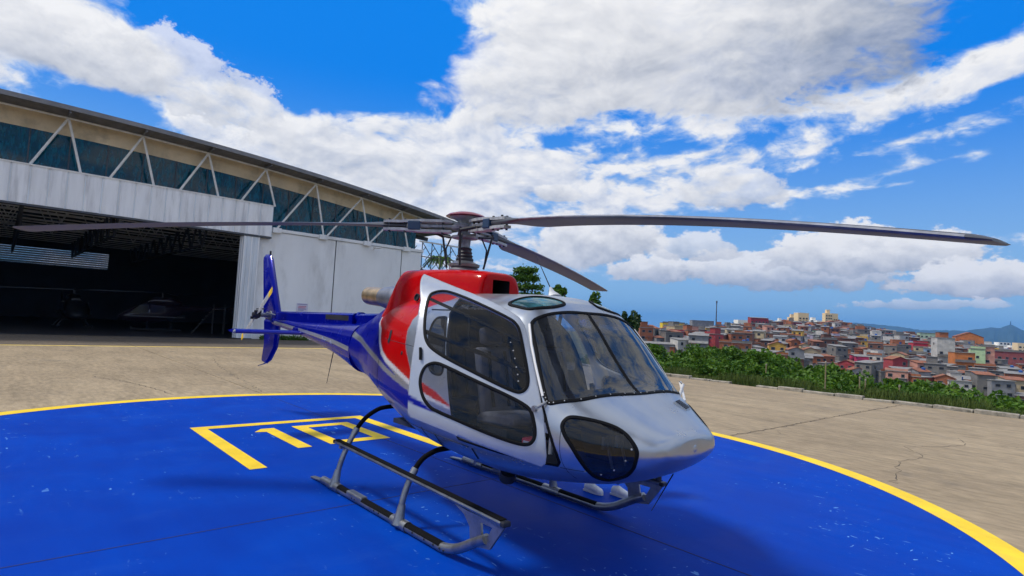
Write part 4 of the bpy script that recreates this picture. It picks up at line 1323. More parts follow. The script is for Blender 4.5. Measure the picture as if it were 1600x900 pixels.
# tail rotor
TR = np.array([-6.38, -0.34, 1.985])
mb = MB(); mb.tube([(-6.38, 0.05, 1.985), (-6.38, -0.26, 1.985)], 0.045, 14); mb.lathe([(0.085, -0.10), (0.11, -0.03), (0.10, 0.06), (0.05, 0.12)], (-6.38, 0.02, 1.985), (0, 1, 0), 20)
mb.tube([(-6.38, -0.12, 2.05), (-6.2, -0.2, 2.03), (-6.05, -0.08, 2.0)], 0.015, 8)
trh = mb.build('tail_gearbox', M_STEEL, heli, smooth=True)
mb = MB(); mb.lathe([(0.07, -0.06), (0.075, 0.0), (0.05, 0.07)], TR, (0, -1, 0), 16)
ta = math.radians(32)
for s_ in (-1, 1):
    q = TR + s_ * 0.12 * np.array([math.cos(ta), 0, math.sin(ta)])
    mb.tube([q + [0, -0.07, 0], q + [0, 0.06, 0]], 0.03, 10)
    mb.tube([q + [0.03, -0.05, 0.05], q + [0.0, 0.12, 0.06]], 0.012, 8)
trhub = mb.build('tail_rotor_hub', M_DARK, heli, smooth=True)
for s_ in (-1, 1):
    dirv = s_ * np.array([math.cos(ta), 0, math.sin(ta)]); ch = np.array([-math.sin(ta), 0, math.cos(ta)]); nv = np.array([0, 1.0, 0])
    def tb(r0, r1, mat, name):
        mb = MB(); vs = []
        for r_ in (r0, r1):
            w_ = 0.05 if r_ < 0.2 else 0.09
            for cc, hh in ((-1, 0), (-0.4, .016), (0.6, .014), (1, 0), (0.6, -.014), (-0.4, -.016)):
                vs.append(TR + dirv * r_ + ch * cc * w_ + nv * (hh + 0.02 * cc))
        mb.add(vs, [(i, (i + 1) % 6, 6 + (i + 1) % 6, 6 + i) for i in range(6)] + [tuple(range(6)), tuple(range(6, 12))])
        return mb.build(name, mat, heli if name == 'tail_rotor_blade' else last_b, smooth=True)
    last_b = tb(0.10, 0.28, M_HUBL, 'tail_rotor_blade')
    tb(0.28, 0.78, M_HUBL, 'blade_span'); tb(0.78, 0.91, M_YEL, 'blade_tip')

# ---- main rotor
HZ = 3.235
mast = MB()
mast.lathe([(0.20, 2.66), (0.20, 2.70), (0.185, 2.71), (0.16, 2.735), (0.185, 2.745), (0.19, 2.775), (0.13, 2.80), (0.10, 2.82)], (0.02, 0, 0), (0, 0, 1), 28)
mo = mast.build('gearbox_cover', M_STEEL, heli, smooth=True)
mast = MB(); mast.lathe([(0.105, 2.80), (0.11, 2.84), (0.09, 2.86), (0.10, 2.88), (0.082, 2.90), (0.09, 2.92), (0.075, 2.945), (0.085, 2.965), (0.07, 2.98)], (0.02, 0, 0), (0, 0, 1), 28)
mast.build('mast_boot', M_DARK, heli, smooth=True)
mast = MB(); mast.lathe([(0.068, 2.97), (0.075, 3.10), (0.066, 3.13), (0.062, 3.22)], (0.0, 0, 0), (0, 0, 1), 24)
mast.lathe([(0.10, 3.085), (0.16, 3.095), (0.165, 3.12), (0.10, 3.135)], (0, 0, 0), (0, 0, 1), 28)
mast.build('mast', M_HUB, heli, smooth=True)
hub = MB(); hub.lathe([(0.10, 3.185), (0.17, 3.20), (0.18, 3.235), (0.16, 3.26), (0.075, 3.27), (0.07, 3.36)], (0, 0, 0), (0, 0, 1), 30)
hubo = hub.build('rotor_hub', M_HUB, heli, smooth=True)
cap = MB(); cap.lathe([(0.235, 3.355), (0.25, 3.362), (0.22, 3.385), (0.13, 3.412), (0.03, 3.42)], (0, 0, 0), (0, 0, 1), 40)
cap.build('hub_cap', M_MAROON, hubo, smooth=True)
cap = MB(); cap.lathe([(0.07, 3.27), (0.09, 3.30), (0.20, 3.353)], (0, 0, 0), (0, 0, 1), 40)
cap.build('cap_underside', M_HUBL, hubo, smooth=True)
for k in range(3):
    a = math.radians(20 + 120 * k); c_, s_ = math.cos(a), math.sin(a)
    mb = MB(); mb.box(0.05, 0.10, -0.04, 0.04, 3.27, 3.36, M=Matrix.Rotation(a, 4, 'Z')); mb.build('hub_bracket', M_HUBL, hubo, bevel=0.006)
RB = 5.275
TIPZ = (2.576, 2.841, 2.887)
for k in range(3):
    a = math.radians(-9.845 + 120 * k)
    er = np.array([math.cos(a), math.sin(a), 0]); et = np.array([math.sin(a), -math.cos(a), 0])   # et: leading edge (turns clockwise from above)
    zt_ = TIPZ[k]
    def zc(r): return HZ + (zt_ - HZ) * (0.28 * (r / RB) + 0.72 * (r / RB) ** 1.9)
    # two sleeve plates, star arm, elastomer block
    mb = MB()
    for dz_, w_ in ((0.062, 0.13), (-0.062, 0.11)):
        pts = [(0.17, 0.10), (0.30, w_), (0.55, w_), (0.80, 0.11), (1.0, 0.09)]
        vs = []
        for r_, ww in pts:
            for s1, h in ((-1, -1), (1, -1), (1, 1), (-1, 1)):
                dz2 = dz_ if r_ < 0.6 else dz_ * 0.75
                p_ = er * r_ + et * s1 * ww / 2; vs.append((p_[0], p_[1], zc(r_) + dz2 + h * 0.016))
        mb.add(vs, [(i * 4 + q, i * 4 + (q + 1) % 4, i * 4 + 4 + (q + 1) % 4, i * 4 + 4 + q) for i in range(len(pts) - 1) for q in range(4)] + [(3, 2, 1, 0), (16, 17, 18, 19)])
    sl = mb.build('blade_sleeve', M_HUBL, hubo)
    mb = MB(); mb.bar(er * 0.1 + [0, 0, HZ], er * 0.62 + [0, 0, zc(0.62)], 0.09, 0.03); mb.build('star_arm', M_HUB, sl)
    mb = MB(); mb.bar(er * 0.55 + [0, 0, zc(.55)], er * 0.70 + [0, 0, zc(.7)], 0.14, 0.11); mb.build('elastic_bearing', M_HELIB, sl, bevel=0.01)
    mb = MB()   # pitch horn and link
    h0 = er * 0.42 + et * 0.08; h1 = er * 0.30 + et * 0.22
    mb.tube([(h0[0], h0[1], HZ - 0.05), (h1[0], h1[1], HZ - 0.09)], 0.022, 8)
    e_ = er * 0.10 + et * 0.14
    mb.tube([(h1[0], h1[1], HZ - 0.09), (e_[0], e_[1], 3.12)], 0.014, 8)
    mb.tube([(h1[0], h1[1], HZ - 0.05), (h1[0] * 0.72, h1[1] * 0.72, 2.74)], 0.013, 8)
    mb.tube([(h1[0] * .6, h1[1] * .6, 3.12), (h1[0] * 0.8, h1[1] * 0.8, 2.98), (h1[0] * .75, h1[1] * .75, 2.80)], 0.010, 8)
    mb.build('pitch_link', M_DARK, sl, smooth=True)
    for r_ in (0.28, 0.74, 0.93):
        for s1 in (-0.032, 0.032):
            p_ = er * r_ + et * s1; dzb = 0.075 if r_ < 0.6 else 0.062
            mb = MB(); mb.lathe([(0.014, -dzb - .018), (0.014, dzb + .018)], (p_[0], p_[1], zc(r_)), (0, 0, 1), 8); mb.build('bolt', M_DARK, sl)
    # blade
    mb = MB(); vs = []
    AF = [(0.0, 0.0), (0.02, 0.35), (0.10, 0.8), (0.25, 1.0), (0.5, 0.8), (1.0, 0.06), (1.0, -0.06), (0.5, -0.45), (0.25, -0.6), (0.10, -0.5), (0.02, -0.28)]
    RS = [0.72, 0.95, 1.05, 1.25, 1.40] + list(np.linspace(1.7, 5.18, 26)) + [5.23, 5.275]
    for r_ in RS:
        tt = np.clip((r_ - 0.95) / 0.42, 0, 1); tt = tt * tt * (3 - 2 * tt)
        chord = 0.10 + 0.25 * tt; th = 0.045 * (1 - tt) + 0.024 * tt
        le = 0.05 + 0.035 * tt
        if r_ > 5.19: chord *= 0.93 if r_ < 5.24 else 0.62; th *= 0.8 if r_ < 5.24 else 0.4; le -= 0.0 if r_ < 5.24 else 0.02
        pitch = math.radians(9.0 - 9.5 * r_ / RB)
        for u_, h in AF:
            q = le - u_ * chord
            p_ = er * r_ + et * (q * math.cos(pitch) - h * th * math.sin(pitch) * 0)
            vs.append((p_[0], p_[1], zc(r_) + q * math.sin(pitch) + h * th))
    n = len(AF)
    mb.add(vs, [(i * n + q, i * n + (q + 1) % n, (i + 1) * n + (q + 1) % n, (i + 1) * n + q) for i in range(len(RS) - 1) for q in range(n)] + [tuple(range(n)), tuple((len(RS) - 1) * n + q for q in range(n))])
    bo = mb.build('rotor_blade', M_BLADE, heli, smooth=True)
    mb = MB(); vs = []
    for r_ in list(np.linspace(1.35, 5.18, 24)):
        pitch = math.radians(9.0 - 9.5 * r_ / RB)
        for u_, h in ((0.03, 0.45), (0.0, 0.0), (0.03, -0.34)):
            q = 0.0875 - u_ * 0.35
            p_ = er * r_ + et * q; vs.append((p_[0], p_[1], zc(r_) + q * math.sin(pitch) + h * 0.026))
    mb.add(vs, [(i * 3 + q, i * 3 + q + 1, i * 3 + 4 + q, i * 3 + 3 + q) for i in range(23) for q in range(2)])
    mb.build('leading_edge', M_STEEL, bo, smooth=True, recalc=False)

# ---- landing gear
for side in (-1, 1):
    Y = 1.077 * side
    path = smooth_path([(-1.15, Y, 0.056), (0.0, Y, 0.056), (1.2, Y, 0.056), (1.42, Y, 0.062), (1.62, Y, 0.12), (1.86, Y * 1.005, 0.25), (2.0, Y * 1.01, 0.32)], 6)
    mb = MB(); mb.tube(path, 0.044, 18)
    sk = mb.build('skid', M_TUBE, heli, smooth=True)
    for xa, xb in ((0.78, 1.38), (-0.10, 0.53), (-0.72, -0.45)):
        mb = MB(); vs = []
        for x in (xa, xb):
            for q in range(9):
                an = math.radians(20 + 140 * q / 8); vs.append((x, Y + 0.047 * math.cos(an), 0.056 + 0.047 * math.sin(an)))
        mb.add(vs, [(q, q + 1, q + 10, q + 9) for q in range(8)]); mb.build('grip_strip', M_GRIP, sk, smooth=True)
    mb = MB(); mb.bar((-0.45, Y, 0.075), (-0.10, Y, 0.075), 0.09, 0.07); mb.build('skid_collar', M_TUBE, sk, bevel=0.015)
    mb = MB(); mb.bar((-1.46, Y, 0.02), (-1.13, Y, 0.045), 0.07, 0.02); mb.build('tail_spring', M_TUBE, sk, bevel=0.006)
    mb = MB()
    for xq in (0.95, 1.15, 1.3, 0.2, 0.3, -0.3, -0.24, 1.40, 1.46):
        mb.lathe([(0.012, 0), (0.009, 0.006)], (xq, Y + side * 0.044, 0.06), (0, side, 0), 8)
    mb.build('skid_bolts', M_DARK, sk)['kind'] = 'stuff'
    for (X, pts) in ((0.66, [(1.10, 0.09), (1.06, 0.30), (0.99, 0.49), (0.88, 0.645), (0.74, 0.715), (0.58, 0.735), (0.0, 0.735)]), (-0.83, [(1.08, 0.09), (1.01, 0.36), (0.90, 0.61), (0.77, 0.80), (0.60, 0.915), (0.43, 0.95), (0.0, 0.955)])):
        P = smooth_path([(X, side * y, z) for y, z in pts], 6)
        n1 = int(len(P) * 0.40)
        mb = MB(); mb.tube(P[:n1 + 1], [0.032] * (n1 + 1), 14); ct = mb.build('cross_tube', M_TUBE, heli, smooth=True)
        mb = MB(); mb.tube(P[n1:], 0.027, 14); mb.build('tube_sleeve', M_GRIP, ct, smooth=True)
        mb = MB(); mb.tube([(X, side * pts[0][0], 0.05), (X, side * (pts[0][0] - 0.012), 0.14), (X, side * (pts[0][0] - 0.03), 0.24)], [0.065, 0.048, 0.037], 14)
        mb.tube([(X - 0.14, Y, 0.056), (X + 0.14, Y, 0.056)], 0.054, 16)
        mb.build('skid_saddle', M_TUBE, ct, smooth=True)
        mb = MB(); mb.tube([P[n1 - 1], P[n1 + 1]], 0.038, 14); mb.build('tube_clamp', M_TUBE, ct, smooth=True)
    # long step above the skid and its plate at the toe
    A0, A1 = np.array([-1.02, 1.0 * side, 0.535]), np.array([2.20, 1.09 * side, 0.505])
    mb = MB(); mb.bar(A0, A1, 0.075, 0.042, up=(0, 0, 1)); st = mb.build('boarding_step', M_TUBE, heli, bevel=0.018)
    mb = MB(); mb.bar(A0 + [0, 0, 0.024], A1 + [0, 0, 0.024], 0.066, 0.006); mb.build('step_tread', M_GRIP, st)
    for q0_, q1_ in ((A0 - [0.03, 0, 0], A0), (A1, A1 + [0.05, 0.004 * side, 0.0])):
        mb = MB(); mb.bar(q0_, q1_, 0.08, 0.044); mb.build('step_end', M_DARK, st, bevel=0.01)
    for X in (0.66, -0.83):
        yv = 0.99 if X > 0 else 0.94
        mb = MB(); mb.bar((X, side * (yv - 0.02), 0.505), (X, side * 1.05, 0.505), 0.05, 0.03); mb.build('step_bracket', M_TUBE, st)
    ya = 1.092 * side
    holeq = [(1.93, 0.435), (2.08, 0.435), (2.03, 0.345), (1.95, 0.335)]
    # plate with a cut-out: two rims bridged
    ring = [(1.76, 0.48), (2.23, 0.485), (2.06, 0.255), (1.84, 0.215)]
    mb = MB()
    for o4, h4, tri in ((0, 0, 0),):
        vs = []
        for yy in (ya - 0.011, ya + 0.011):
            vs += [(x, yy, z) for x, z in ring] + [(x, yy, z) for x, z in holeq]
        fs = []
        for b_ in (0, 8):
            fs += [(b_ + i, b_ + (i + 1) % 4, b_ + 4 + (i + 1) % 4, b_ + 4 + i) for i in range(4)]
        fs += [(i, (i + 1) % 4, 8 + (i + 1) % 4, 8 + i) for i in range(4)] + [(4 + i, 4 + (i + 1) % 4, 12 + (i + 1) % 4, 12 + i) for i in range(4)]
        mb.add(vs, fs)
    mb.prism([(1.56, 0.49), (1.77, 0.478), (1.842, 0.217), (1.80, 0.26), (1.785, 0.36), (1.70, 0.44)], 1, ya - 0.010, ya + 0.010)
    mb.build('toe_plate', M_TUBE, sk)

# ---- small fittings
LP = CAM + ray(793, 744) * 0
v_ = ray(793, 744); LP = CAM + v_ * ((-0.42 - CAM[1]) / v_[1])
mb = MB(); mb.lathe([(0.075, 0.05), (0.085, 0.0), (0.08, -0.03), (0.06, -0.045)], LP, (0.4, -0.2, 0.9), 24); ll = mb.build('landing_light', M_DARK, heli, smooth=True)
mb = MB(); mb.lathe([(0.055, -0.052), (0.03, -0.062), (0.004, -0.066)], LP, (0.4, -0.2, 0.9), 24); mb.build('light_lens', pbr('lamp_lens', (0.35, 0.38, 0.42), 0.08, 0.7), ll, smooth=True)
b0 = np.array([2.95, 0.12, 0.90]); v_ = ray(1018, 798); b1 = CAM + v_ * ((0.18 - CAM[1]) / v_[1])
mb = MB(); mb.tube([b0, b1], [0.006, 0.003], 6); mb.tube([b0 + [-0.1, -0.06, 0.05], b0 + [-0.1, -0.06, -0.07]], 0.025, 10); mb.build('nose_antenna', M_DARK, heli)
v_ = ray(862, 463); q0 = CAM + v_ * ((0.12 - CAM[1]) / v_[1]); v_ = ray(838, 400); q1 = CAM + v_ * ((0.15 - CAM[1]) / v_[1])
rz0 = float(roof_z(q0[0], 0.12))
mb = MB(); mb.tube([(q0[0] + 0.05, 0.12, rz0 - 0.01), (q0[0], 0.12, rz0 + 0.05), (q0[0] - 0.03, 0.125, rz0 + 0.10)], [0.10, 0.04, 0.012], 14, flat=0.5); am = mb.build('antenna_fairing', M_WHITE, heli, smooth=True)
mb = MB(); mb.tube([(q0[0] - 0.03, 0.125, rz0 + 0.09), tuple(q1)], [0.006, 0.003], 6); mb.build('whip_antenna', M_DARK, am)
# vent grille and wire guard on the nose
for (x, y) in ((2.815, 0.44),):
    z = float(roof_z(x, y)); a = float(sect_angle(x, y, z)); N_ = surf_normal(x, a)
    q = Vector(N_).to_track_quat('Z', 'Y').to_matrix().to_4x4(); q.translation = Vector((x, y, z))
    mb = MB(); mb.box(-0.085, 0.085, -0.066, 0.066, -0.01, 0.008, M=q); g_ = mb.build('vent_frame', M_SIL, heli)
    for i in range(7):
        mb = MB(); mb.box(-0.072, 0.072, -0.054 + i * 0.0165, -0.043 + i * 0.0165, 0.008, 0.016, M=q); mb.build("vent_slat", M_DARK, g_)
mb = MB(); mb.tube([(2.56, 0.80, 1.47), (2.56, 0.86, 1.58), (2.50, 0.90, 1.60), (2.62, 0.80, 1.43)], 0.014, 8); mb.build('grab_handle', M_WHITE, heli, smooth=True)
mb = MB(); mb.tube([(2.66, 0.0, 1.525), (2.62, 0.0, 1.56)], 0.012, 8); mb.tube([(2.58, 0.52, 1.53), (2.42, 0.35, 1.72), (2.36, 0.30, 1.80)], 0.007, 6)
mb.build('screen_wiper', M_DARK, heli)

# ---- cabin
mb = MB(); mb.box(-0.2, 2.45, -0.72, 0.72, 0.88, 0.93); mb.build('cabin_floor', M_LINER, heli)
zs = np.linspace(0.80, 2.36, 24); poly = [(-float(half_width(-0.05, z)) * 0.95, z) for z in zs] + [(float(half_width(-0.05, z)) * 0.95, z) for z in zs[::-1]]
mb = MB(); mb.prism(poly, 0, -0.09, -0.05); mb.build('cabin_bulkhead', M_LINER, heli)
mb = MB(); mb.prism([(2.30, 0.95), (2.62, 0.95), (2.62, 1.18), (2.50, 1.42), (2.34, 1.46), (2.20, 1.42), (2.24, 1.1)], 1, -0.26, 0.42); pan = mb.build('instrument_panel', M_DARK, heli, bevel=0.02)
for y in (-0.15, 0.03, 0.21):
    for z in (1.22, 1.36):
        mb = MB(); mb.lathe([(0.055, 0), (0.055, 0.012)], (2.235 - (z - 1.22) * 0.2, y, z), (-1, 0, 0), 16); mb.build('dial', M_HUB, pan)
mb = MB(); mb.prism([(2.05, 1.46), (2.55, 1.40), (2.60, 1.45), (2.30, 1.53), (2.06, 1.50)], 1, -0.34, 0.52); mb.build('panel_shroud', M_LINER, pan, bevel=0.02)
mb = MB(); mb.prism([(1.5, 0.93), (2.35, 0.93), (2.35, 1.16), (1.6, 1.06)], 1, 0.02, 0.20); mb.build('centre_console', M_DARK, heli, bevel=0.02)
for sx, sy, mt_ in ((1.22, -0.42, M_SEATL), (1.22, 0.42, M_SEATL), (0.25, -0.5, M_SEAT), (0.25, 0.0, M_SEAT), (0.25, 0.5, M_SEAT)):
    se = MB(); se.prism([(sx + 0.0, 1.10), (sx + 0.50, 1.13), (sx + 0.54, 1.19), (sx + 0.48, 1.245), (sx + 0.05, 1.22), (sx - 0.02, 1.16)], 1, sy - 0.22, sy + 0.22)
    so = se.build('seat', mt_, heli, bevel=0.03, smooth=True)
    se = MB(); se.prism([(sx + 0.02, 1.18), (sx + 0.11, 1.20), (sx - 0.02, 1.80), (sx - 0.06, 1.84), (sx - 0.13, 1.82)], 1, sy - 0.21, sy + 0.21); se.build('backrest', mt_, so, bevel=0.03, smooth=True)
    se = MB(); se.prism([(sx - 0.04, 1.86), (sx - 0.14, 1.85), (sx - 0.17, 2.02), (sx - 0.08, 2.04)], 1, sy - 0.13, sy + 0.13); se.build('headrest', M_SEAT, so, bevel=0.03, smooth=True)
    se = MB(); se.box(sx + 0.05, sx + 0.42, sy - 0.19, sy + 0.19, 0.93, 1.10); se.build('seat_base', M_DARK, so)
    se = MB(); se.tube([(sx + 0.115, sy + 0.10, 1.26), (sx + 0.05, sy + 0.11, 1.55), (sx + 0.0, sy + 0.10, 1.80)], 0.02, 8, flat=0.3); se.tube([(sx + 0.115, sy - 0.10, 1.26), (sx + 0.05, sy - 0.11, 1.55), (sx + 0.0, sy - 0.10, 1.80)], 0.02, 8, flat=0.3); se.build('harness', M_GRIP, so)
for y in (-0.42, 0.42):
    mb = MB(); mb.tube(smooth_path([(1.95, y, 0.93), (1.93, y, 1.15), (1.84, y, 1.30), (1.78, y, 1.46)], 5), 0.016, 8); mb.lathe([(0.025, 0), (0.03, 0.06), (0.022, 0.12)], (1.80, y, 1.40), (-0.3, 0, 1), 12); mb.build('cyclic_stick', M_DARK, heli, smooth=True)
    for dy in (-0.09, 0.09):
        mb = MB(); mb.tube([(2.72, y * 0.75 + dy, 0.96), (2.66, y * 0.75 + dy, 1.14)], 0.012, 8); mb.box(2.63, 2.66, y * 0.75 + dy - 0.04, y * 0.75 + dy + 0.04, 1.10, 1.20); mb.build('rudder_pedal', M_HUBL, heli)
mb = MB(); mb.box(2.452, 2.80, -0.42, 0.42, 0.90, 0.93); mb.build('nose_floor', M_LINER, heli)
mb = MB(); mb.box(2.02, 2.22, -0.78, -0.66, 1.02, 1.12); fa = mb.build('first_aid_box', M_REDB, heli, bevel=0.02)
mb = MB(); mb.box(2.06, 2.18, -0.79, -0.775, 1.05, 1.10); mb.build('box_label', M_WHITE, fa)
mb = MB(); mb.tube(smooth_path([(2.30, -0.70, 1.02), (2.27, -0.66, 1.18), (2.29, -0.62, 1.34)], 4), 0.018, 8); mb.lathe([(0.05, -0.02), (0.055, 0.0), (0.05, 0.03)], (2.28, -0.70, 1.24), (0.2, -1, 0.1), 16); mb.build('air_vent_hose', M_WHITE, heli, smooth=True)

# ------------------------------------------------------------------ things inside the hangar
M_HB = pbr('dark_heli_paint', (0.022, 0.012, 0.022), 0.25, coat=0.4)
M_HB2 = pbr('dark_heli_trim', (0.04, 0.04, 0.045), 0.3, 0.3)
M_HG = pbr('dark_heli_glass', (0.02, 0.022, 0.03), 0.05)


def parked_heli(label, loc, rz, scale, mat):
    h = thing('stored_helicopter', label, 'helicopter', loc, rz, 'helicopters stored in the dark hangar'); h.scale = (scale,) * 3
    st_ = [(2.9, 0, 0.95, .05, .05), (2.75, 0, 1.0, .35, .22), (2.4, 0, 1.05, .6, .38), (1.9, 0, 1.2, .78, .58), (1.2, 0, 1.35, .85, .78), (0.2, 0, 1.4, .85, .82), (-0.6, 0, 1.5, .72, .7), (-1.3, 0, 1.7, .4, .42), (-1.8, 0, 1.8, .25, .26), (-5.2, 0, 2.0, .09, .1)]
    loft(st_, 28, 2.4).build('body', mat, h, smooth=True)
    for s_ in (-1, 1):
        mb = MB(); mb.prism([(2.15, 1.3), (1.5, 1.95), (0.9, 2.0), (0.9, 1.35), (1.6, 1.25)], 1, s_ * 0.80, s_ * 0.86); mb.build('side_window', M_HG, h)
        mb = MB(); mb.prism([(0.8, 1.35), (0.8, 2.0), (-0.2, 1.95), (-0.1, 1.4)], 1, s_ * 0.80, s_ * 0.86); mb.build('side_window', M_HG, h)
        mb = MB(); mb.box(-1.6, 2.5, s_ * 0.845, s_ * 0.865, 1.04, 1.12); mb.build('side_stripe', M_HB2, h)
        mb = MB(); mb.tube(smooth_path([(-1.4, s_ * 1.05, 0.06), (1.6, s_ * 1.05, 0.06), (2.0, s_ * 1.05, 0.2)], 5), 0.05, 8); mb.build('skid', M_HB2, h)
        for x in (0.9, -0.7):
            mb = MB(); mb.tube([(x, s_ * 1.05, 0.06), (x, s_ * 0.8, 0.5), (x, s_ * 0.4, 0.75)], 0.04, 8); mb.build('skid_leg', M_HB2, h)
    loft([(1.0, 0, 2.2, .3, .1), (0.6, 0, 2.35, .42, .25), (-0.6, 0, 2.35, .45, .28), (-1.4, 0, 2.2, .2, .15)], 20, 2.6).build('engine_cowling', mat, h, smooth=True)
    mb = MB(); mb.tube([(0, 0, 2.5), (0, 0, 3.0)], 0.08, 10); mb.build('mast', M_HB2, h)
    for k in range(3):
        a = math.radians(15 + 120 * k); mb = MB(); mb.bar((0, 0, 3.0), (5 * math.cos(a), 5 * math.sin(a), 2.85), 0.26, 0.03); mb.build('rotor_blade', M_HB, h)
    mb = MB(); mb.prism([(-4.9, 1.9), (-5.5, 2.9), (-5.8, 2.9), (-5.5, 1.5), (-5.6, 1.2), (-5.3, 1.2)], 1, -0.03, 0.03); mb.build('tail_fin', mat, h)
    return h


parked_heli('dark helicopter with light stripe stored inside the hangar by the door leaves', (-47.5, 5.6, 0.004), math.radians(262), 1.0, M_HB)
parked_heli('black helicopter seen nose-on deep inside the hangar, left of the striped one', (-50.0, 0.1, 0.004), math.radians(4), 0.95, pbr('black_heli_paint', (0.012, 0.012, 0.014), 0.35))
stn = thing('work_stand', 'tubular maintenance stand in front of the stored helicopter in the hangar', 'stand', (-44.0, 8.0, 0.004), math.radians(80))
for y in (-0.45, 0.45):
    mb = MB(); mb.tube([(-0.9, y, 0), (0.5, y, 1.9)], 0.03, 6); mb.build('rail', M_HB2, stn)
    mb = MB(); mb.tube([(0.5, y, 0), (0.5, y, 2.3)], 0.03, 6); mb.build('leg', M_HB2, stn)
    mb = MB(); mb.tube([(1.3, y, 0), (1.3, y, 2.3)], 0.03, 6); mb.build('leg', M_HB2, stn)
for k in range(6):
    mb = MB(); x = -0.8 + k * 0.22; z = 0.14 + k * 0.30; mb.box(x - 0.1, x + 0.1, -0.43, 0.43, z - 0.015, z + 0.015); mb.build('tread', M_HB2, stn)
mb = MB(); mb.box(0.45, 1.35, -0.48, 0.48, 1.88, 1.93); mb.build('platform', M_HB2, stn)

# ------------------------------------------------------------------ person behind the helicopter
per = thing('person', 'person in dark clothes and white trainers standing behind the helicopter', 'person', (1.0, 1.66, 0.010))
me = bpy.data.meshes.new('body')
J = [((0, 0, 0.95), .135), ((0, 0, 1.12), .13), ((0, 0, 1.30), .15), ((0.0, 0, 1.42), .11), ((0.02, 0, 1.50), .055), ((0.03, 0, 1.56), .075), ((0.03, 0, 1.66), .092), ((0.025, 0, 1.74), .06),
     ((0.01, .10, .86), .095), ((0.08, .10, .50), .062), ((0.15, .09, .13), .045), ((0.0, -.10, .86), .095), ((-0.05, -.10, .50), .062), ((-0.15, -.08, .13), .045),
     ((0, .19, 1.38), .06), ((-.03, .25, 1.12), .046), ((0.08, .24, .90), .034), ((0.11, .235, .80), .034), ((0, -.19, 1.38), .06), ((-.02, -.25, 1.12), .046), ((0.09, -.24, .90), .034), ((0.12, -.235, .80), .034)]
E_ = [(0, 1), (1, 2), (2, 3), (3, 4), (4, 5), (5, 6), (6, 7), (0, 8), (8, 9), (9, 10), (0, 11), (11, 12), (12, 13), (3, 14), (14, 15), (15, 16), (16, 17), (3, 18), (18, 19), (19, 20), (20, 21)]
me.from_pydata([j[0] for j in J], E_, [])
bo = bpy.data.objects.new('body', me); COL.objects.link(bo)
sk_ = bo.modifiers.new('skin', 'SKIN'); ss = bo.modifiers.new('sub', 'SUBSURF'); ss.levels = ss.render_levels = 2
for i, j in enumerate(J): me.skin_vertices[0].data[i].radius = (j[1], j[1] * (1.25 if i in (0, 1, 2, 3) else 1.0))
me.skin_vertices[0].data[0].use_root = True
dg = bpy.context.evaluated_depsgraph_get()
me2 = bpy.data.meshes.new_from_object(bo.evaluated_get(dg)); bpy.data.objects.remove(bo)
for mt_ in (pbr('dark_trousers', (0.012, 0.012, 0.018), 0.9), pbr('navy_shirt', (0.02, 0.03, 0.07), 0.9), pbr('skin_tone', (0.35, 0.20, 0.13), 0.6)): me2.materials.append(mt_)
for f in me2.polygons:
    c = f.center; f.use_smooth = True
    f.material_index = 0 if c.z < 0.98 and abs(c.y) < 0.19 else (2 if c.z > 1.48 or (abs(c.y) > 0.19 and c.z < 1.08) else 1)
link('body', me2, per)
M_SHOE = pbr('white_trainers', (0.72, 0.72, 0.74), 0.6, var=0.15, vscale=20)
for (x, y) in ((0.18, 0.09), (-0.12, -0.08)):
    sh = loft([(x - 0.12, y, 0.045, .02, .03), (x - 0.10, y, 0.055, .04, .05), (x - 0.02, y, 0.065, .043, .06), (x + 0.06, y, 0.05, .048, .045), (x + 0.13, y, 0.04, .045, .035), (x + 0.165, y, 0.035, .02, .02)], 16, 2.4).build('shoe', M_SHOE, per, smooth=True)
    mb = MB(); mb.prism([(x - 0.12, y - 0.04), (x - 0.12, y + 0.04), (x + 0.1, y + 0.05), (x + 0.165, y + 0.02), (x + 0.165, y - 0.02), (x + 0.1, y - 0.05)], 2, 0.0, 0.022); mb.build('sole', M_WHITE, sh)
hd = loft([(-0.075, 0, 1.70, .05, .05), (-0.05, 0, 1.71, .09, .085), (0.03, 0, 1.745, .095, .065), (0.10, 0, 1.755, .06, .03)], 16).build('hair', pbr('dark_hair', (0.012, 0.009, 0.007), 0.8), per, smooth=True)
fc = MB(); fc.tube([(0.118, 0, 1.65), (0.142, 0, 1.625), (0.12, 0, 1.612)], [0.008, 0.014, 0.012], 8); fc.build('nose', MATS['skin_tone'], per, smooth=True)
for s_ in (-1, 1):
    mb = MB(); mb.lathe([(0.011, 0), (0.008, 0.008)], (0.112, s_ * 0.034, 1.66), (1, 0, 0), 8); mb.build('eye', M_DARK, per)
    mb = MB(); mb.lathe([(0.028, 0), (0.022, 0.014)], (0.02, s_ * 0.092, 1.64), (0, s_, 0), 10); mb.build('ear', MATS['skin_tone'], per)
    for q in range(4):
        mb = MB(); x0 = 0.135 - q * 0.018; mb.tube([(x0 - 0.01, s_ * 0.235, 0.80), (x0, s_ * 0.232, 0.755), (x0 + 0.004, s_ * 0.222, 0.715 + 0.008 * abs(q - 1))], [0.011, 0.010, 0.008], 8); mb.build('finger', MATS['skin_tone'], per, smooth=True)
    mb = MB(); mb.tube([(0.12, s_ * 0.225, 0.83), (0.15, s_ * 0.215, 0.80), (0.155, s_ * 0.21, 0.765)], [0.013, 0.011, 0.009], 8); mb.build('thumb', MATS['skin_tone'], per, smooth=True)

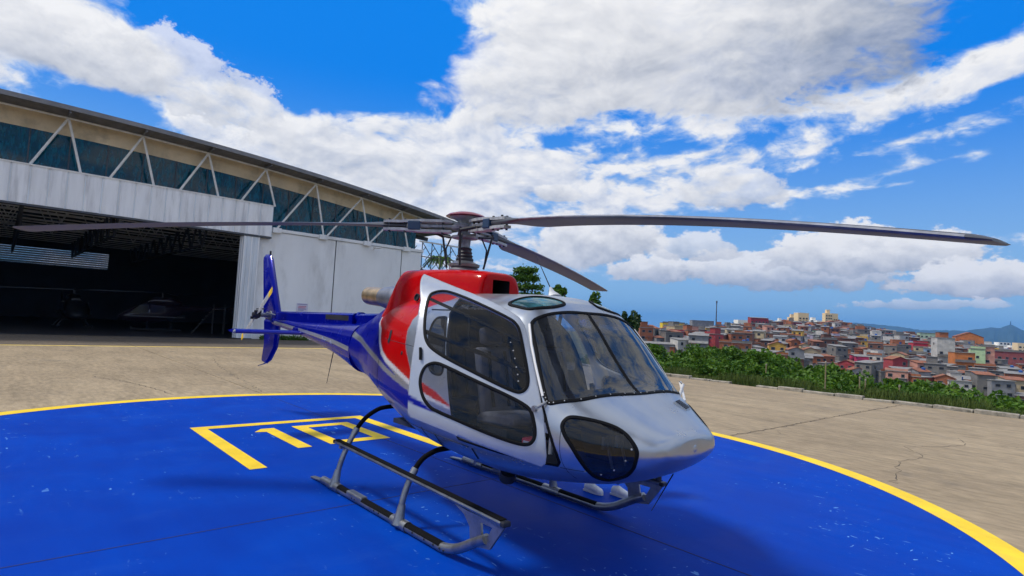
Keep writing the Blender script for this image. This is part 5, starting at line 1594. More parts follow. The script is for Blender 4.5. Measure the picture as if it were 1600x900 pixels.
# ------------------------------------------------------------------ vegetation
def leaf_mat(name, c1, c2, c3):
    mt = bpy.data.materials.new(name); MATS[name] = mt
    mt.use_nodes = True; t = mt.node_tree; b = t.nodes['Principled BSDF']; out = t.nodes['Material Output']
    g = t.nodes.new('ShaderNodeNewGeometry'); r = S(t, g.outputs['Random Per Island'])
    tcx = t.nodes.new('ShaderNodeTexCoord')
    nz = S(t, noise(t, S(t, tcx.outputs['Object']), 0.55, 3.0, 0.6).outputs[0]).step(0.35, 0.65)
    c = mixc(t, r, c1, c2); c = mixc(t, nz * 0.6, c, c3)
    t.links.new(c.s, b.inputs['Base Color']); b.inputs['Roughness'].default_value = 0.55; b.inputs['Specular IOR Level'].default_value = 0.3
    tl = t.nodes.new('ShaderNodeBsdfTranslucent'); t.links.new(c.s, tl.inputs[0])
    mx = t.nodes.new('ShaderNodeMixShader'); mx.inputs[0].default_value = 0.3
    t.links.new(b.outputs[0], mx.inputs[1]); t.links.new(tl.outputs[0], mx.inputs[2]); t.links.new(mx.outputs[0], out.inputs['Surface'])
    return mt


M_LEAF = leaf_mat('thicket_leaves', (0.040, 0.120, 0.008), (0.13, 0.235, 0.016), (0.020, 0.070, 0.006))
M_LEAFD = leaf_mat('dark_tree_leaves', (0.022, 0.060, 0.014), (0.05, 0.10, 0.022), (0.014, 0.040, 0.012))
M_GRASS = leaf_mat('verge_grass', (0.09, 0.14, 0.025), (0.16, 0.20, 0.05), (0.05, 0.10, 0.02))
M_BARK = pbr('bark', (0.09, 0.07, 0.05), 0.9, var=0.3, vscale=6)
M_DRY = pbr('dry_stalks', (0.22, 0.18, 0.10), 0.9, var=0.3)


def leaf_quads(centers, size, seed, aspect=0.55, upb=0.3):
    """one small leaf-shaped quad at each centre"""
    g = np.random.default_rng(seed); n = len(centers)
    d = g.normal(size=(n, 3)); d /= np.linalg.norm(d, axis=1)[:, None]
    e = g.normal(size=(n, 3)); e[:, 2] += upb; e = e - d * (e * d).sum(1)[:, None]; e /= np.linalg.norm(e, axis=1)[:, None]
    s_ = size * g.uniform(0.6, 1.4, n)[:, None]
    a = centers - d * s_; c = centers + d * s_; b = centers + e * s_ * aspect; f = centers - e * s_ * aspect
    V = np.stack([a, b, c, f], 1).reshape(-1, 3)
    return V


def quads_mesh(name, V, mat):
    me = bpy.data.meshes.new(name); n = len(V) // 4
    me.vertices.add(len(V)); me.vertices.foreach_set('co', V.astype(np.float32).ravel())
    me.loops.add(n * 4); me.loops.foreach_set('vertex_index', np.arange(n * 4, dtype=np.int32))
    me.polygons.add(n); me.polygons.foreach_set('loop_start', np.arange(0, n * 4, 4, dtype=np.int32)); me.polygons.foreach_set('loop_total', np.full(n, 4, dtype=np.int32))
    me.materials.append(mat); me.update(); me.validate()
    return me


def crown_points(n, rx, ry, rz, seed, clumps=26):
    g = np.random.default_rng(seed)
    c = g.normal(size=(clumps, 3)); c /= np.linalg.norm(c, axis=1)[:, None]; c *= g.uniform(0.35, 1.0, clumps)[:, None]
    k = g.integers(0, clumps, n); rr = g.uniform(0.16, 0.40, clumps)
    q = g.normal(size=(n, 3)); q /= np.linalg.norm(q, axis=1)[:, None]
    p_ = c[k] + q * (rr[k] * g.uniform(0.3, 1.0, n) ** 0.5)[:, None]
    return p_ * np.array([rx, ry, rz])


def tree(name, label, base, h, rx, rz, n, size, seed, mat=None, group=None, tier=False, cat='tree'):
    t = thing(name, label, cat, tuple(base), 0, group)
    rr = random.Random(seed); g = np.random.default_rng(seed)
    mb = MB(); mb.tube(smooth_path([(0, 0, -0.3), (0.05 * h * rr.uniform(-1, 1), 0, h * 0.3), (0, 0, h * 0.62), (0, 0, h * 0.9)], 4), [0.035 * h * (1 - 0.8 * k / 12) for k in range(13)], 8)
    mb.build('trunk', M_BARK, t, smooth=True)
    cz = h - rz
    for k in range(6):
        a = rr.uniform(0, 6.28); z0 = h * rr.uniform(0.3, 0.6); q = (rx * 0.7 * math.cos(a), rx * 0.7 * math.sin(a), cz + rz * rr.uniform(-0.4, 0.5))
        mb = MB(); mb.tube([(0, 0, z0), (q[0] * .5, q[1] * .5, (z0 + q[2]) / 2 + 0.1), q], [0.015 * h, 0.010 * h, 0.004 * h], 6); mb.build('limb', M_BARK, t, smooth=True)
    P = crown_points(n, rx, rx, rz, seed)
    if tier:   # flat layered sprays with sky between them
        lv = np.array([-0.75, -0.35, 0.05, 0.45, 0.8]); k = g.integers(0, 5, n)
        P[:, 2] = rz * (lv[k] + g.normal(size=n) * 0.07); P[:, :2] *= (1.15 - 0.5 * np.abs(lv[k] + 0.2))[:, None]
    P += np.array([0, 0, cz])
    link('crown', quads_mesh('crown', leaf_quads(P, size, seed), mat or M_LEAFD), t)
    return t


def px_tree(label, px, py_top, r, wpx, n, size, seed, **k):
    q = at(px, py_top, r); az = math.atan2(q[1] - CAM[1], q[0] - CAM[0]); zg = hill(az, r)
    h = q[2] - zg; rx = wpx / 2 / FPX * r
    return tree(k.pop('name', 'tree'), label, (q[0], q[1], zg), h, rx, k.pop('rz', min(h * 0.42, rx * 1.2)), n, size, seed, **k)


px_tree('tall tree with layered feathery crown behind the red engine cowling', 822, 416, 52, 62, 6500, 0.13, 3, tier=True, rz=2.0, mat=M_LEAF)
px_tree('rounded tree just behind the roof antenna of the helicopter', 868, 444, 56, 46, 5000, 0.14, 4, rz=1.5, mat=M_LEAF)
px_tree('narrow tree behind the tip of the far rotor blade', 932, 459, 62, 22, 2600, 0.15, 5, rz=1.4, mat=M_LEAF)
px_tree('dark tree behind the open far door of the helicopter', 986, 486, 60, 30, 3500, 0.15, 6, rz=1.6)
px_tree('leafy tree standing left of the antenna tree, low behind the cabin roof', 846, 452, 60, 40, 3500, 0.14, 7, rz=1.4, mat=M_LEAF)
# palm behind the lattice bay
pq = at(688, 398, 60); palm = thing('palm_tree', 'palm seen through the open lattice bay of the hangar', 'palm', (pq[0], pq[1], -0.4))
mb = MB(); mb.tube([(0, 0, 0), (0.1, 0.1, pq[2] * 0.5), (0, 0, pq[2] - 0.6)], [0.16, 0.13, 0.10], 8); mb.build('trunk', M_BARK, palm, smooth=True)
for k in range(13):
    a = k * 2.4; rr = R.uniform(1.4, 2.1); P = smooth_path([(0, 0, pq[2] - 0.6), (rr * .45 * math.cos(a), rr * .45 * math.sin(a), pq[2] + 0.25), (rr * math.cos(a), rr * math.sin(a), pq[2] - 0.5 - 0.3 * (k % 3))], 8)
    mb = MB()
    for i in range(len(P) - 1):
        w = 0.30 * math.sin(math.pi * (i + 0.6) / len(P)); s1 = Vector((-math.sin(a), math.cos(a), 0)) * w
        p0, p1 = Vector(P[i]), Vector(P[i + 1]); dn = Vector((0, 0, -0.18))
        mb.add([p0, p1, p1 + s1 + dn, p0 + s1 * 0.6 + dn * 0.6], [(0, 1, 2, 3)]); mb.add([p0, p1, p1 - s1 + dn, p0 - s1 * 0.6 + dn * 0.6], [(3, 2, 1, 0)])
    mb.build('frond', M_LEAF, palm, recalc=False)

# thicket on the bank beyond the kerb: one mass of shrubs nobody could count
BTOP = [(960, 545), (1022, 538), (1054, 549), (1069, 548), (1090, 542), (1107, 533), (1128, 534), (1149, 539), (1164, 546), (1191, 546), (1218, 553), (1233, 567), (1261, 571), (1300, 569), (1318, 580), (1343, 591),
        (1375, 599), (1407, 593), (1449, 600), (1491, 608), (1533, 615), (1575, 623), (1600, 629), (1680, 645)]
g = np.random.default_rng(5); VV = []
for k in range(430):
    px = g.uniform(930, 1680); layer = g.random()
    yl = 21.3 + layer * 13.0
    v = ray(px, 560); az = math.atan2(v[1], v[0]); r = (yl - CAM[1]) / math.sin(az)
    top = float(np.interp(px, *zip(*BTOP)))
    kb = float(np.interp(px, [1005, 1080, 1300, 1600], [577, 592, 618, 655]))
    py = top - 5 + (1 - layer) * (kb - top) * 0.60 + g.uniform(0, 6)
    q = at(px, py, r); zg = hill(az, r); h = max(0.7, q[2] - zg)
    rx = g.uniform(0.55, 1.25) * (0.7 + 0.5 * layer); rz = min(h * 0.55, g.uniform(0.7, 1.6))
    n_ = int(420 + 520 * rx)
    P = crown_points(n_, rx, rx, rz, 100 + k, 16) + np.array([q[0], q[1], q[2] - rz])
    low = crown_points(n_ // 3, rx * 0.9, rx * 0.9, max(0.3, (h - rz) * 0.6), 900 + k, 10) + np.array([q[0], q[1], zg + (h - rz) * 0.5])
    VV.append(leaf_quads(np.vstack([P, low]), 0.095 + 0.03 * layer, 2000 + k))
o = link('thicket', quads_mesh('thicket', np.vstack(VV), M_LEAF))
tag(o, 'dense green thicket of shrubs on the bank beyond the kerb', 'shrubs', kind='stuff')
# grass on the verge
gx_ = g.uniform(-26, 16, 26000); gy_ = 19.85 + np.abs(g.normal(size=26000)) * 0.75
hh = g.uniform(0.10, 0.34, 26000) * (0.6 + 0.8 * (np.sin(gx_ * 1.7) * np.sin(gx_ * 0.63) > -0.1)); dx = g.normal(size=26000) * 0.10; dy = g.normal(size=26000) * 0.10; an = g.uniform(0, 6.28, 26000)
V = np.zeros((26000, 4, 3)); zz = -0.12
V[:, 0] = np.stack([gx_ - 0.018 * np.cos(an), gy_ - 0.018 * np.sin(an), np.full(26000, zz)], 1); V[:, 1] = np.stack([gx_ + 0.018 * np.cos(an), gy_ + 0.018 * np.sin(an), np.full(26000, zz)], 1)
V[:, 2] = np.stack([gx_ + dx + 0.004, gy_ + dy, zz + hh + 0.1], 1); V[:, 3] = np.stack([gx_ + dx - 0.004, gy_ + dy, zz + hh + 0.1], 1)
o = link('verge_grass', quads_mesh('verge_grass', V.reshape(-1, 3), M_GRASS)); tag(o, 'ragged grass along the verge behind the kerb', 'grass', kind='stuff')
# weeds at the foot of the hangar wall
P = np.stack([FX + 0.25 + g.random(1500) * 0.4, g.uniform(9.6, 13.0, 1500), g.uniform(0.02, 0.42, 1500) * g.random(1500)], 1)
o = link('wall_weeds', quads_mesh('wall_weeds', leaf_quads(P, 0.07, 77), M_LEAF)); tag(o, 'low weeds at the foot of the white hangar wall', 'weeds', kind='stuff')
# old fence posts in the thicket
for i, (px, pt, pb, yl, lab) in enumerate(((1290, 566, 610, 21.2, 'tallest pale fence post in the thicket, below the pink house'), (1343, 590, 616, 21.6, 'thin pale fence post in the thicket, second from the tallest one'), (1352, 594, 618, 21.6, 'short fence post close right of the thin one in the thicket'),
                                      (1197, 570, 594, 22.0, 'thin fence post in the thicket straight below the dark red house'), (1405, 603, 624, 21.4, 'low pale post in the thicket below the white house'))):
    top = on_y(px, pt, yl); po = thing('fence_post', lab, 'post', (top[0], top[1], -0.6), 0, 'old fence posts in the thicket')
    mb = MB(); mb.tube([(0, 0, 0), (0.01, 0, top[2] + 0.6)], 0.028, 8); mb.build('post', M_DRY, po, smooth=True)
    mb = MB(); mb.lathe([(0.034, -0.03), (0.034, 0.03), (0.02, 0.045)], (0.01, 0, top[2] + 0.6), (0, 0, 1), 8); mb.build('cap', M_KERB, po)

# ------------------------------------------------------------------ the hillside quarter
HC = {  # colour name: base colour, share
    'bare-brick': ((0.30, 0.105, 0.045), 22), 'dark-brick': ((0.15, 0.066, 0.042), 26), 'raw-block': ((0.17, 0.16, 0.148), 30), 'grey-rendered': ((0.23, 0.23, 0.24), 16),
    'off-white': ((0.48, 0.46, 0.43), 10), 'cream': ((0.45, 0.36, 0.22), 5), 'salmon': ((0.50, 0.25, 0.19), 4), 'ochre': ((0.55, 0.33, 0.06), 3), 'pale-blue': ((0.30, 0.40, 0.52), 3),
    'mint-green': ((0.38, 0.50, 0.36), 2), 'lilac': ((0.30, 0.27, 0.37), 1), 'dark-red': ((0.33, 0.045, 0.05), 3)}
HM = {k: pbr('house_' + k, c, 0.9, var=0.22, vscale=0.45, dirt=tuple(x * 0.35 for x in c), dscale=0.5, damt=0.55) for k, (c, s_) in HC.items()}
for nm, c in (('bright-yellow', (0.72, 0.52, 0.02)), ('hot-pink', (0.60, 0.05, 0.14)), ('orange', (0.52, 0.17, 0.04)), ('light-green', (0.42, 0.58, 0.33)), ('maroon', (0.28, 0.07, 0.065)), ('red', (0.48, 0.03, 0.045))):
    HM[nm] = pbr('house_' + nm, c, 0.85, var=0.15, vscale=0.4, dirt=tuple(x * 0.5 for x in c), dscale=0.5, damt=0.4)
M_FIB = pbr('fibre_cement_roof', (0.20, 0.195, 0.19), 0.9, var=0.3, vscale=0.6, dirt=(0.07, 0.065, 0.06), dscale=0.5, damt=0.6)
M_TILE = pbr('terracotta_roof', (0.25, 0.092, 0.045), 0.9, var=0.25, vscale=0.7, dirt=(0.12, 0.06, 0.04), dscale=0.5, damt=0.5)
M_SLAB = pbr('roof_slab', (0.26, 0.25, 0.235), 0.9, var=0.25, vscale=0.5, dirt=(0.08, 0.08, 0.075), dscale=0.4, damt=0.6)
M_WIN = pbr('dark_window', (0.018, 0.02, 0.026), 0.25)
M_WFR = pbr('window_frame', (0.16, 0.155, 0.15), 0.7)
M_TANK = pbr('blue_water_tank', (0.03, 0.12, 0.42), 0.5)
M_DOORH = pbr('house_door', (0.14, 0.10, 0.08), 0.8)
mbw = MB(); mbw.box(0.0, 0.04, -0.5, 0.5, -0.5, 0.5, 1)
for a in ((-0.60, -0.505, -0.60, 0.60), (0.505, 0.60, -0.60, 0.60), (-0.505, 0.505, 0.505, 0.60), (-0.505, 0.505, -0.60, -0.505)): mbw.box(0.0, 0.09, *a)
WFRAME = mbw.mesh('window', [M_WFR, M_WIN])
mbw = MB(); mbw.box(0.0, 0.05, -0.42, 0.42, 0.0, 2.0); HDOOR = mbw.mesh('door', M_DOORH)
HOUSES = []
NST = {1: 'one-storey', 2: 'two-storey', 3: 'three-storey', 4: 'four-storey'}
RN = {'flat': 'flat-roofed', 'shed': 'slope-roofed', 'gable': 'tile-roofed'}
LV = {'low': 'just above the thicket', 'halfway': 'low on the hill', 'top': 'in mid hillside'}


def put(me, name, parent, loc, rz=0.0, sc=(1, 1, 1)):
    o = bpy.data.objects.new(name, me); COL.objects.link(o); o.parent = parent
    o.location = loc; o.rotation_euler = (0, 0, rz); o.scale = sc
    return o


def house(base, rz, w, d, st, col, roof, seed, label=None, tank=False, hst=2.75, frames=True):
    """front faces local +x; w along y, d along x"""
    rr = random.Random(seed); H = st * hst + 0.25
    t = thing('house', label or '', 'house', tuple(base), rz, 'houses on the hillside')
    mb = MB(); mb.box(-d / 2, d / 2, -w / 2, w / 2, -5.0, H); mb.build('wall', HM[col], t)
    if roof == 'flat':
        mb = MB(); mb.box(-d / 2 - 0.25, d / 2 + 0.3, -w / 2 - 0.2, w / 2 + 0.2, H + 0.002, H + 0.22); rf = mb.build('roof', M_SLAB, t)
        if rr.random() < 0.5:
            mb = MB(); mb.box(d / 2 + 0.10, d / 2 + 0.25, -w / 2, w / 2, H + 0.222, H + 1.0); mb.build('parapet', HM[rr.choice((col, 'raw-block', 'bare-brick'))], rf)
        if rr.random() < 0.22:
            a = rr.uniform(-w / 4, 0); mb = MB(); mb.box(-d / 2, d / 6, a - w / 4, a + w / 4, H + 0.222, H + 2.6); mb.build('roof_room', HM[rr.choice((col, 'raw-block', 'bare-brick'))], rf)
            mb = MB(); mb.box(-d / 2 - 0.2, d / 6 + 0.3, a - w / 4 - 0.2, a + w / 4 + 0.2, H + 2.602, H + 2.72); mb.build('room_roof', M_FIB, rf)
    elif roof == 'shed':
        mb = MB(); mb.prism([(-d / 2 - 0.2, H + 0.75), (d / 2 + 0.45, H + 0.02), (d / 2 + 0.45, H + 0.14), (-d / 2 - 0.2, H + 0.9)], 1, -w / 2 - 0.25, w / 2 + 0.25); rf = mb.build('roof', M_FIB if seed % 7 else M_TILE, t)
        mb = MB(); mb.prism([(-d / 2, H), (d / 2, H), (-d / 2, H + 0.72)], 1, -w / 2, w / 2); mb.build('gable', HM[col], rf)
    else:
        mb = MB(); mb.prism([(-w / 2 - 0.3, H - 0.08), (0, H + w * 0.20), (w / 2 + 0.3, H - 0.08), (w / 2 + 0.3, H + 0.06), (0, H + w * 0.20 + 0.16), (-w / 2 - 0.3, H + 0.06)], 0, -d / 2 - 0.3, d / 2 + 0.3); rf = mb.build('roof', M_TILE, t)
        mb = MB(); mb.prism([(-w / 2, H), (w / 2, H), (0, H + w * 0.19)], 0, -d / 2, d / 2); mb.build('gable', HM[col], rf)
    if tank:
        mb = MB(); mb.lathe([(0.55, 0), (0.68, 1.0), (0.70, 1.05), (0.2, 1.2)], (-d / 5, w / 5, H + 0.23), (0, 0, 1), 14); mb.build('water_tank', M_TANK, rf, smooth=True)
    if rr.random() < 0.55:
        y = rr.choice((-1, 1)) * w * rr.uniform(0.2, 0.4); ww = w * rr.uniform(0.25, 0.42); hh = rr.uniform(1.8, H * 0.8); dd = rr.uniform(1.0, 3.0)
        mb = MB(); mb.box(d / 2 + 0.002, d / 2 + dd, y - ww / 2, y + ww / 2, -5, hh); an = mb.build('annex', HM[rr.choice(('raw-block', 'bare-brick', 'dark-brick', col))], t)
        mb = MB(); mb.box(d / 2 + 0.002, d / 2 + dd + 0.3, y - ww / 2 - 0.2, y + ww / 2 + 0.2, hh + 0.002, hh + 0.12); mb.build('annex_roof', rr.choice((M_FIB, M_TILE, M_SLAB)), an)
    nw = max(1, int(w / 2.6))
    for s_ in range(st):
        z = s_ * hst + 1.55
        for k in range(nw):
            y = (k + 0.5) / nw * w - w / 2 + rr.uniform(-.2, .2)
            if rr.random() < 0.12: continue
            if s_ == 0 and k == 0 and rr.random() < 0.4: put(HDOOR, 'door', t, (d / 2, y, 0.1)); continue
            q = put(WFRAME, 'window', t, (d / 2, y, z), 0, (1, rr.uniform(0.85, 1.35), rr.uniform(0.75, 1.1)))
        if rr.random() < 0.65:
            y = rr.choice((-1, 1)); q = put(WFRAME, 'window', t, (rr.uniform(-d / 5, d / 5), y * w / 2, z), math.radians(90 * y))
    if st > 1 and rr.random() < 0.35:
        z = hst * rr.randint(1, st - 1); mb = MB(); mb.box(d / 2 + 0.001, d / 2 + 1.1, -w / 2, w / 2, z - 0.06, z + 0.10); bl = mb.build('balcony', M_SLAB, t)
        mb = MB(); mb.box(d / 2 + 1.0, d / 2 + 1.1, -w / 2, w / 2, z + 0.101, z + 0.95); mb.build('balcony_wall', HM[rr.choice((col, 'off-white', 'raw-block'))], bl)
    HOUSES.append((t, col, st, roof, base))
    return t


def facing(q, jitter=0.0): return math.atan2(CAM[1] - q[1], CAM[0] - q[0]) + jitter


SPEC = []


def special(px, py, r, wpx, st, col, roof, label, hst=2.75, jit=0.3):
    """a house singled out in the photograph: px, py = middle of its foot"""
    q = at(px, py, r); w = wpx / FPX * r
    az = math.atan2(q[1] - CAM[1], q[0] - CAM[0])
    house((q[0], q[1], q[2]), facing(q, jit), w * 0.93, 8.0, st, col, roof, 5000 + len(SPEC), label, hst=hst * 0.82 * r / (150 + (r - 250) * 150 / 350)); SPEC.append((az, r, w / 2 / r * 0.8, q[2]))


special(1050, 516, 512, 36, 1, 'bright-yellow', 'flat', 'bright yellow flat-roofed building at the left of the hilltop', 3.6)
special(1096, 515, 530, 34, 1, 'grey-rendered', 'flat', 'long grey and yellow building on the hilltop, left of the tall mast', 4.6)
special(1184, 515, 495, 26, 2, 'dark-red', 'shed', 'tall dark red house on the hilltop, left of centre')
special(1080, 540, 292, 18, 1, 'red', 'shed', 'bright red house just above the thicket on the left', 2.4)
special(1008, 524, 367, 28, 1, 'bare-brick', 'gable', 'long brick house with orange tiled roof at the left end', 2.6)
special(1056, 535, 343, 22, 2, 'cream', 'flat', 'beige blank-walled house left of the bright red house', 3.0, 0.6)
special(1274, 561, 378, 26, 2, 'orange', 'flat', 'large orange brick block in the middle of the hillside', 3.1)
special(1342, 581, 302, 17, 2, 'hot-pink', 'shed', 'hot pink house just above the thicket', 2.3)
special(1366, 593, 273, 36, 1, 'orange', 'shed', 'long low orange house right of the hot pink house', 2.4)
special(1265, 525, 512, 11, 1, 'ochre', 'flat', 'small deep yellow house high on the hillside', 3.4)
special(1473, 570, 343, 20, 3, 'off-white', 'flat', 'tall white house with dark windows right of centre', 2.8)
special(1502, 578, 320, 22, 2, 'orange', 'flat', 'stepped orange brick house right of the tall white house', 2.5)
special(1526, 580, 332, 15, 2, 'light-green', 'flat', 'narrow light green house wall at the right', 3.3, 0.1)
special(1538, 583, 333, 14, 3, 'salmon', 'flat', 'tall pale pink house beside the light green wall', 2.6)
special(1580, 578, 402, 50, 2, 'maroon', 'flat', 'long maroon building at the right edge', 3.0)
special(1512, 540, 577, 30, 1, 'orange', 'gable', 'orange-roofed long shed on the crest at the right', 4.0)
special(1405, 570, 320, 18, 1, 'cream', 'gable', 'cream house with ochre tiled gable in the middle right', 3.0, -0.2)
special(1455, 538, 565, 30, 2, 'mint-green', 'flat', 'pale mint-green building on the crest at the right', 2.6)
special(1434, 557, 402, 17, 2, 'red', 'flat', 'house with bright red upper storey in the middle right', 2.4)
special(1583, 611, 262, 22, 1, 'cream', 'shed', 'yellow-cream low house near the thicket at the right edge', 2.6)

hr = random.Random(23); cols = [k for k, (c, s_) in HC.items() for _ in range(s_)]
r = 246.0; PLOTS = []
while r < 608:
    px = 985 + hr.uniform(0, 20)
    while px < 1640:
        w = hr.uniform(4.2, 7.6); wpx = w / r * FPX
        q = at(px + wpx / 2, 540, r); az = math.atan2(q[1] - CAM[1], q[0] - CAM[0]); z = hill(az, r)
        clash = any(abs(az - a) < hw_ + w / 2 / r * 0.8 and abs(r - rr_) < 14 for a, rr_, hw_, z_ in SPEC)
        if not clash and hr.random() > 0.05:
            st = hr.choices((1, 2, 3), (3.5, 5, 2.4))[0]
            if r > 570: st = min(st, 2)
            PLOTS.append((r, (q[0], q[1], z + hr.uniform(-0.8, 0.6)), facing(q, hr.uniform(-0.6, 0.6)), w, hr.uniform(5.0, 7.5), st, hr.choice(cols), hr.choices(('flat', 'shed', 'gable'), (5, 4, 1.0))[0], int(r * 1000 + px), hr.random() < 0.14))
        px += wpx * hr.uniform(0.96, 1.16)
    r += hr.uniform(11.5, 14.5)
NEAR = 300 - len(SPEC)
for P_ in PLOTS[:NEAR]:
    house(*P_[1:9], tank=P_[9])
# the rows behind, past three hundred, as one mass of the same houses
FARM = list(HM) ; mb = MB(); fmats = [HM[k] for k in FARM] + [M_FIB, M_TILE, M_SLAB, M_WIN, M_TANK]; nF = len(FARM)
for (r_, base_, rz_, w, d, st, col, roof, seed, tank) in PLOTS[NEAR:]:
    rr = random.Random(seed); M_ = Matrix.Translation(base_) @ Matrix.Rotation(rz_, 4, 'Z'); H = st * 2.75 + 0.25; ci = FARM.index(col)
    mb.box(-d / 2, d / 2, -w / 2, w / 2, -5, H, ci, M_)
    if roof == 'flat':
        mb.box(-d / 2 - .25, d / 2 + .3, -w / 2 - .2, w / 2 + .2, H + .002, H + .22, nF + 2, M_)
        if rr.random() < 0.4: mb.box(-d / 2, 0, -w / 2, rr.uniform(-.1, .4) * w, H + .222, H + 2.6, FARM.index(rr.choice((col, 'raw-block', 'bare-brick'))), M_)
    else:
        zz = 0.8 if roof == 'shed' else w * 0.2
        A = [(-d / 2 - .2, -w / 2 - .25, H + zz), (d / 2 + .4, -w / 2 - .25, H + .02), (d / 2 + .4, w / 2 + .25, H + .02), (-d / 2 - .2, w / 2 + .25, H + zz)] if roof == 'shed' else None
        if A:
            vs = [tuple(M_ @ Vector(p_)) for p_ in A] + [tuple(M_ @ (Vector(p_) + Vector((0, 0, .14)))) for p_ in A]
            mb.add(vs, [(3, 2, 1, 0), (4, 5, 6, 7), (0, 1, 5, 4), (1, 2, 6, 5), (2, 3, 7, 6), (3, 0, 4, 7)], nF + (0 if seed % 7 else 1)); mb.box(-d / 2, 0, -w / 2, w / 2, H, H + 0.4, ci, M_)
        else:
            vs = [tuple(M_ @ Vector(p_)) for p_ in ((-d / 2 - .3, -w / 2 - .3, H), (d / 2 + .3, -w / 2 - .3, H), (-d / 2 - .3, 0, H + zz), (d / 2 + .3, 0, H + zz), (-d / 2 - .3, w / 2 + .3, H), (d / 2 + .3, w / 2 + .3, H))]
            mb.add(vs, [(0, 1, 3, 2), (2, 3, 5, 4), (0, 2, 4), (1, 5, 3), (0, 4, 5, 1)], nF + 1)
    if tank: mb.box(-1.2, 0, -.6, .6, H + .23, H + 1.4, nF + 4, M_)
    for s_ in range(st):
        nw = max(1, int(w / 2.6))
        for k in range(nw):
            if rr.random() < .15: continue
            y = (k + .5) / nw * w - w / 2; mb.box(d / 2 + .003, d / 2 + .05, y - .55, y + .55, s_ * 2.75 + 1.05, s_ * 2.75 + 2.1, nF + 3, M_)
    if rr.random() < 0.5:
        y = rr.uniform(-.3, .3) * w; mb.box(d / 2 + .06, d / 2 + rr.uniform(1, 3), y - w * .2, y + w * .2, -5, rr.uniform(1.8, H * .8), FARM.index(rr.choice(('raw-block', 'bare-brick', 'dark-brick', col))), M_)
o = mb.build('far_houses', fmats, recalc=False); tag(o, 'crowded small houses covering the upper hillside behind the nearer ones', 'houses', kind='stuff')

# labels that single each one out: look first, then its order from the left among those of the same look
ORD = ['leftmost', 'second from left', 'third from left', 'fourth from left', 'fifth from left', 'sixth from left', 'seventh from left', 'eighth from left', 'ninth from left', 'tenth from left', 'eleventh from left', 'twelfth from left', 'thirteenth from left', 'fourteenth from left', 'fifteenth from left', 'sixteenth from left']
kinds = {}
for t, col, st, roof, base in HOUSES:
    if t.get('label'): continue
    rr_ = math.hypot(base[0] - CAM[0], base[1] - CAM[1])
    lev = 'low' if rr_ < 290 else ('halfway' if rr_ < 350 else 'top')
    kinds.setdefault((col, st, roof, lev), []).append((-math.atan2(base[1] - CAM[1], base[0] - CAM[0]), t))
for (col, st, roof, lev), L in kinds.items():
    L.sort(key=lambda e: e[0])
    for i, (_, t) in enumerate(L):
        where = '' if len(L) == 1 else ', ' + (ORD[i] if i < len(ORD) else 'rightmost') + ' of these'
        t['label'] = f"{RN[roof]} {NST[st]} {col} house {LV[lev]}{where}"

# trees among the houses
for i, (px, py, r, w, lab) in enumerate(((1068, 505, 483, 20, 'dark round tree beside the bright yellow building'), (1262, 528, 408, 26, 'dark tree left above the large orange block'), (1283, 533, 403, 18, 'dark tree right above the large orange block'),
                                         (1487, 528, 582, 24, 'dark broad tree on the crest right of the mint-green building'), (1560, 575, 343, 22, 'green shrub tree on the bank left below the maroon building'), (1578, 585, 315, 26, 'green shrub tree on the bank under the maroon building'),
                                         (1542, 585, 325, 16, 'small tree right below the tall pale pink house'), (1018, 538, 227, 34, 'dark bushy tree below the tiled house at the left end'), (1352, 540, 437, 12, 'small palm-like tree in the middle of the hillside'))):
    px_tree(lab, px, py, r, w, 1600, 0.8, 300 + i, group='trees among the hillside houses')
# tall mast
q = at(1120, 470, 640); az = math.atan2(q[1] - CAM[1], q[0] - CAM[0]); zg = hill(az, 640)
tw = thing('radio_mast', 'tall thin dark mast rising above the hilltop houses', 'mast', (q[0], q[1], zg))
mb = MB(); mb.tube([(0, 0, 0), (0, 0, q[2] - zg)], [0.7, 0.4], 10); mb.build('pole', M_TRUSSD, tw, smooth=True)
mb = MB(); mb.lathe([(0.5, 0), (0.8, 0.4), (0.8, 2.4), (0.5, 2.7)], (0, 0, q[2] - zg - 2.7), (0, 0, 1), 10); mb.build('antenna_head', M_TRUSSD, tw)

# distant apartment towers, the shaded right side put into the colour
M_TWC = pbr('tower_cream', (0.80, 0.60, 0.34), 0.9, var=0.1); M_TWW = pbr('tower_white', (0.80, 0.77, 0.70), 0.9, var=0.08); M_TWG = pbr('tower_grey', (0.34, 0.34, 0.36), 0.9)


def tower(px, ptop, wpx, r, mat, label, steps=1, jit=0.5):
    q = at(px, ptop, r); w = wpx / FPX * r; zb = -30.0
    t = thing('apartment_tower', label, 'tower', (q[0], q[1], zb), facing(q, jit), 'distant apartment towers'); H = q[2] - zb
    mb = MB(); mb.box(-w * 0.4, w * 0.4, -w / 2, w / 2, 0, H * 0.94 if steps else H); mb.build('shaft', mat, t)
    if steps:
        mb = MB(); mb.box(-w * 0.2, w * 0.2, -w * 0.22, w * 0.22, H * 0.94 + 0.01, H); mb.build('roof_house', mat, t)
    mb = MB(); mb.box(-w * 0.405, w * 0.41, w * 0.5 + 0.01, w * 0.5 + 0.25, 4, H * 0.93); mb.build('side_wall', M_TWG, t)  # grey sheet over the right side: shade of that face as colour
    fl = 3.0 * max(1, r / 700); z = max(H * 0.35, H - 45)
    while z < H * 0.92:
        for y in (-0.30, 0.02, 0.30):
            mb = MB(); mb.box(w * 0.4 + 0.01, w * 0.4 + 0.12, w * (y - 0.09), w * (y + 0.09), z, z + fl * 0.5); mb.build('window', M_WIN, t)
        z += fl


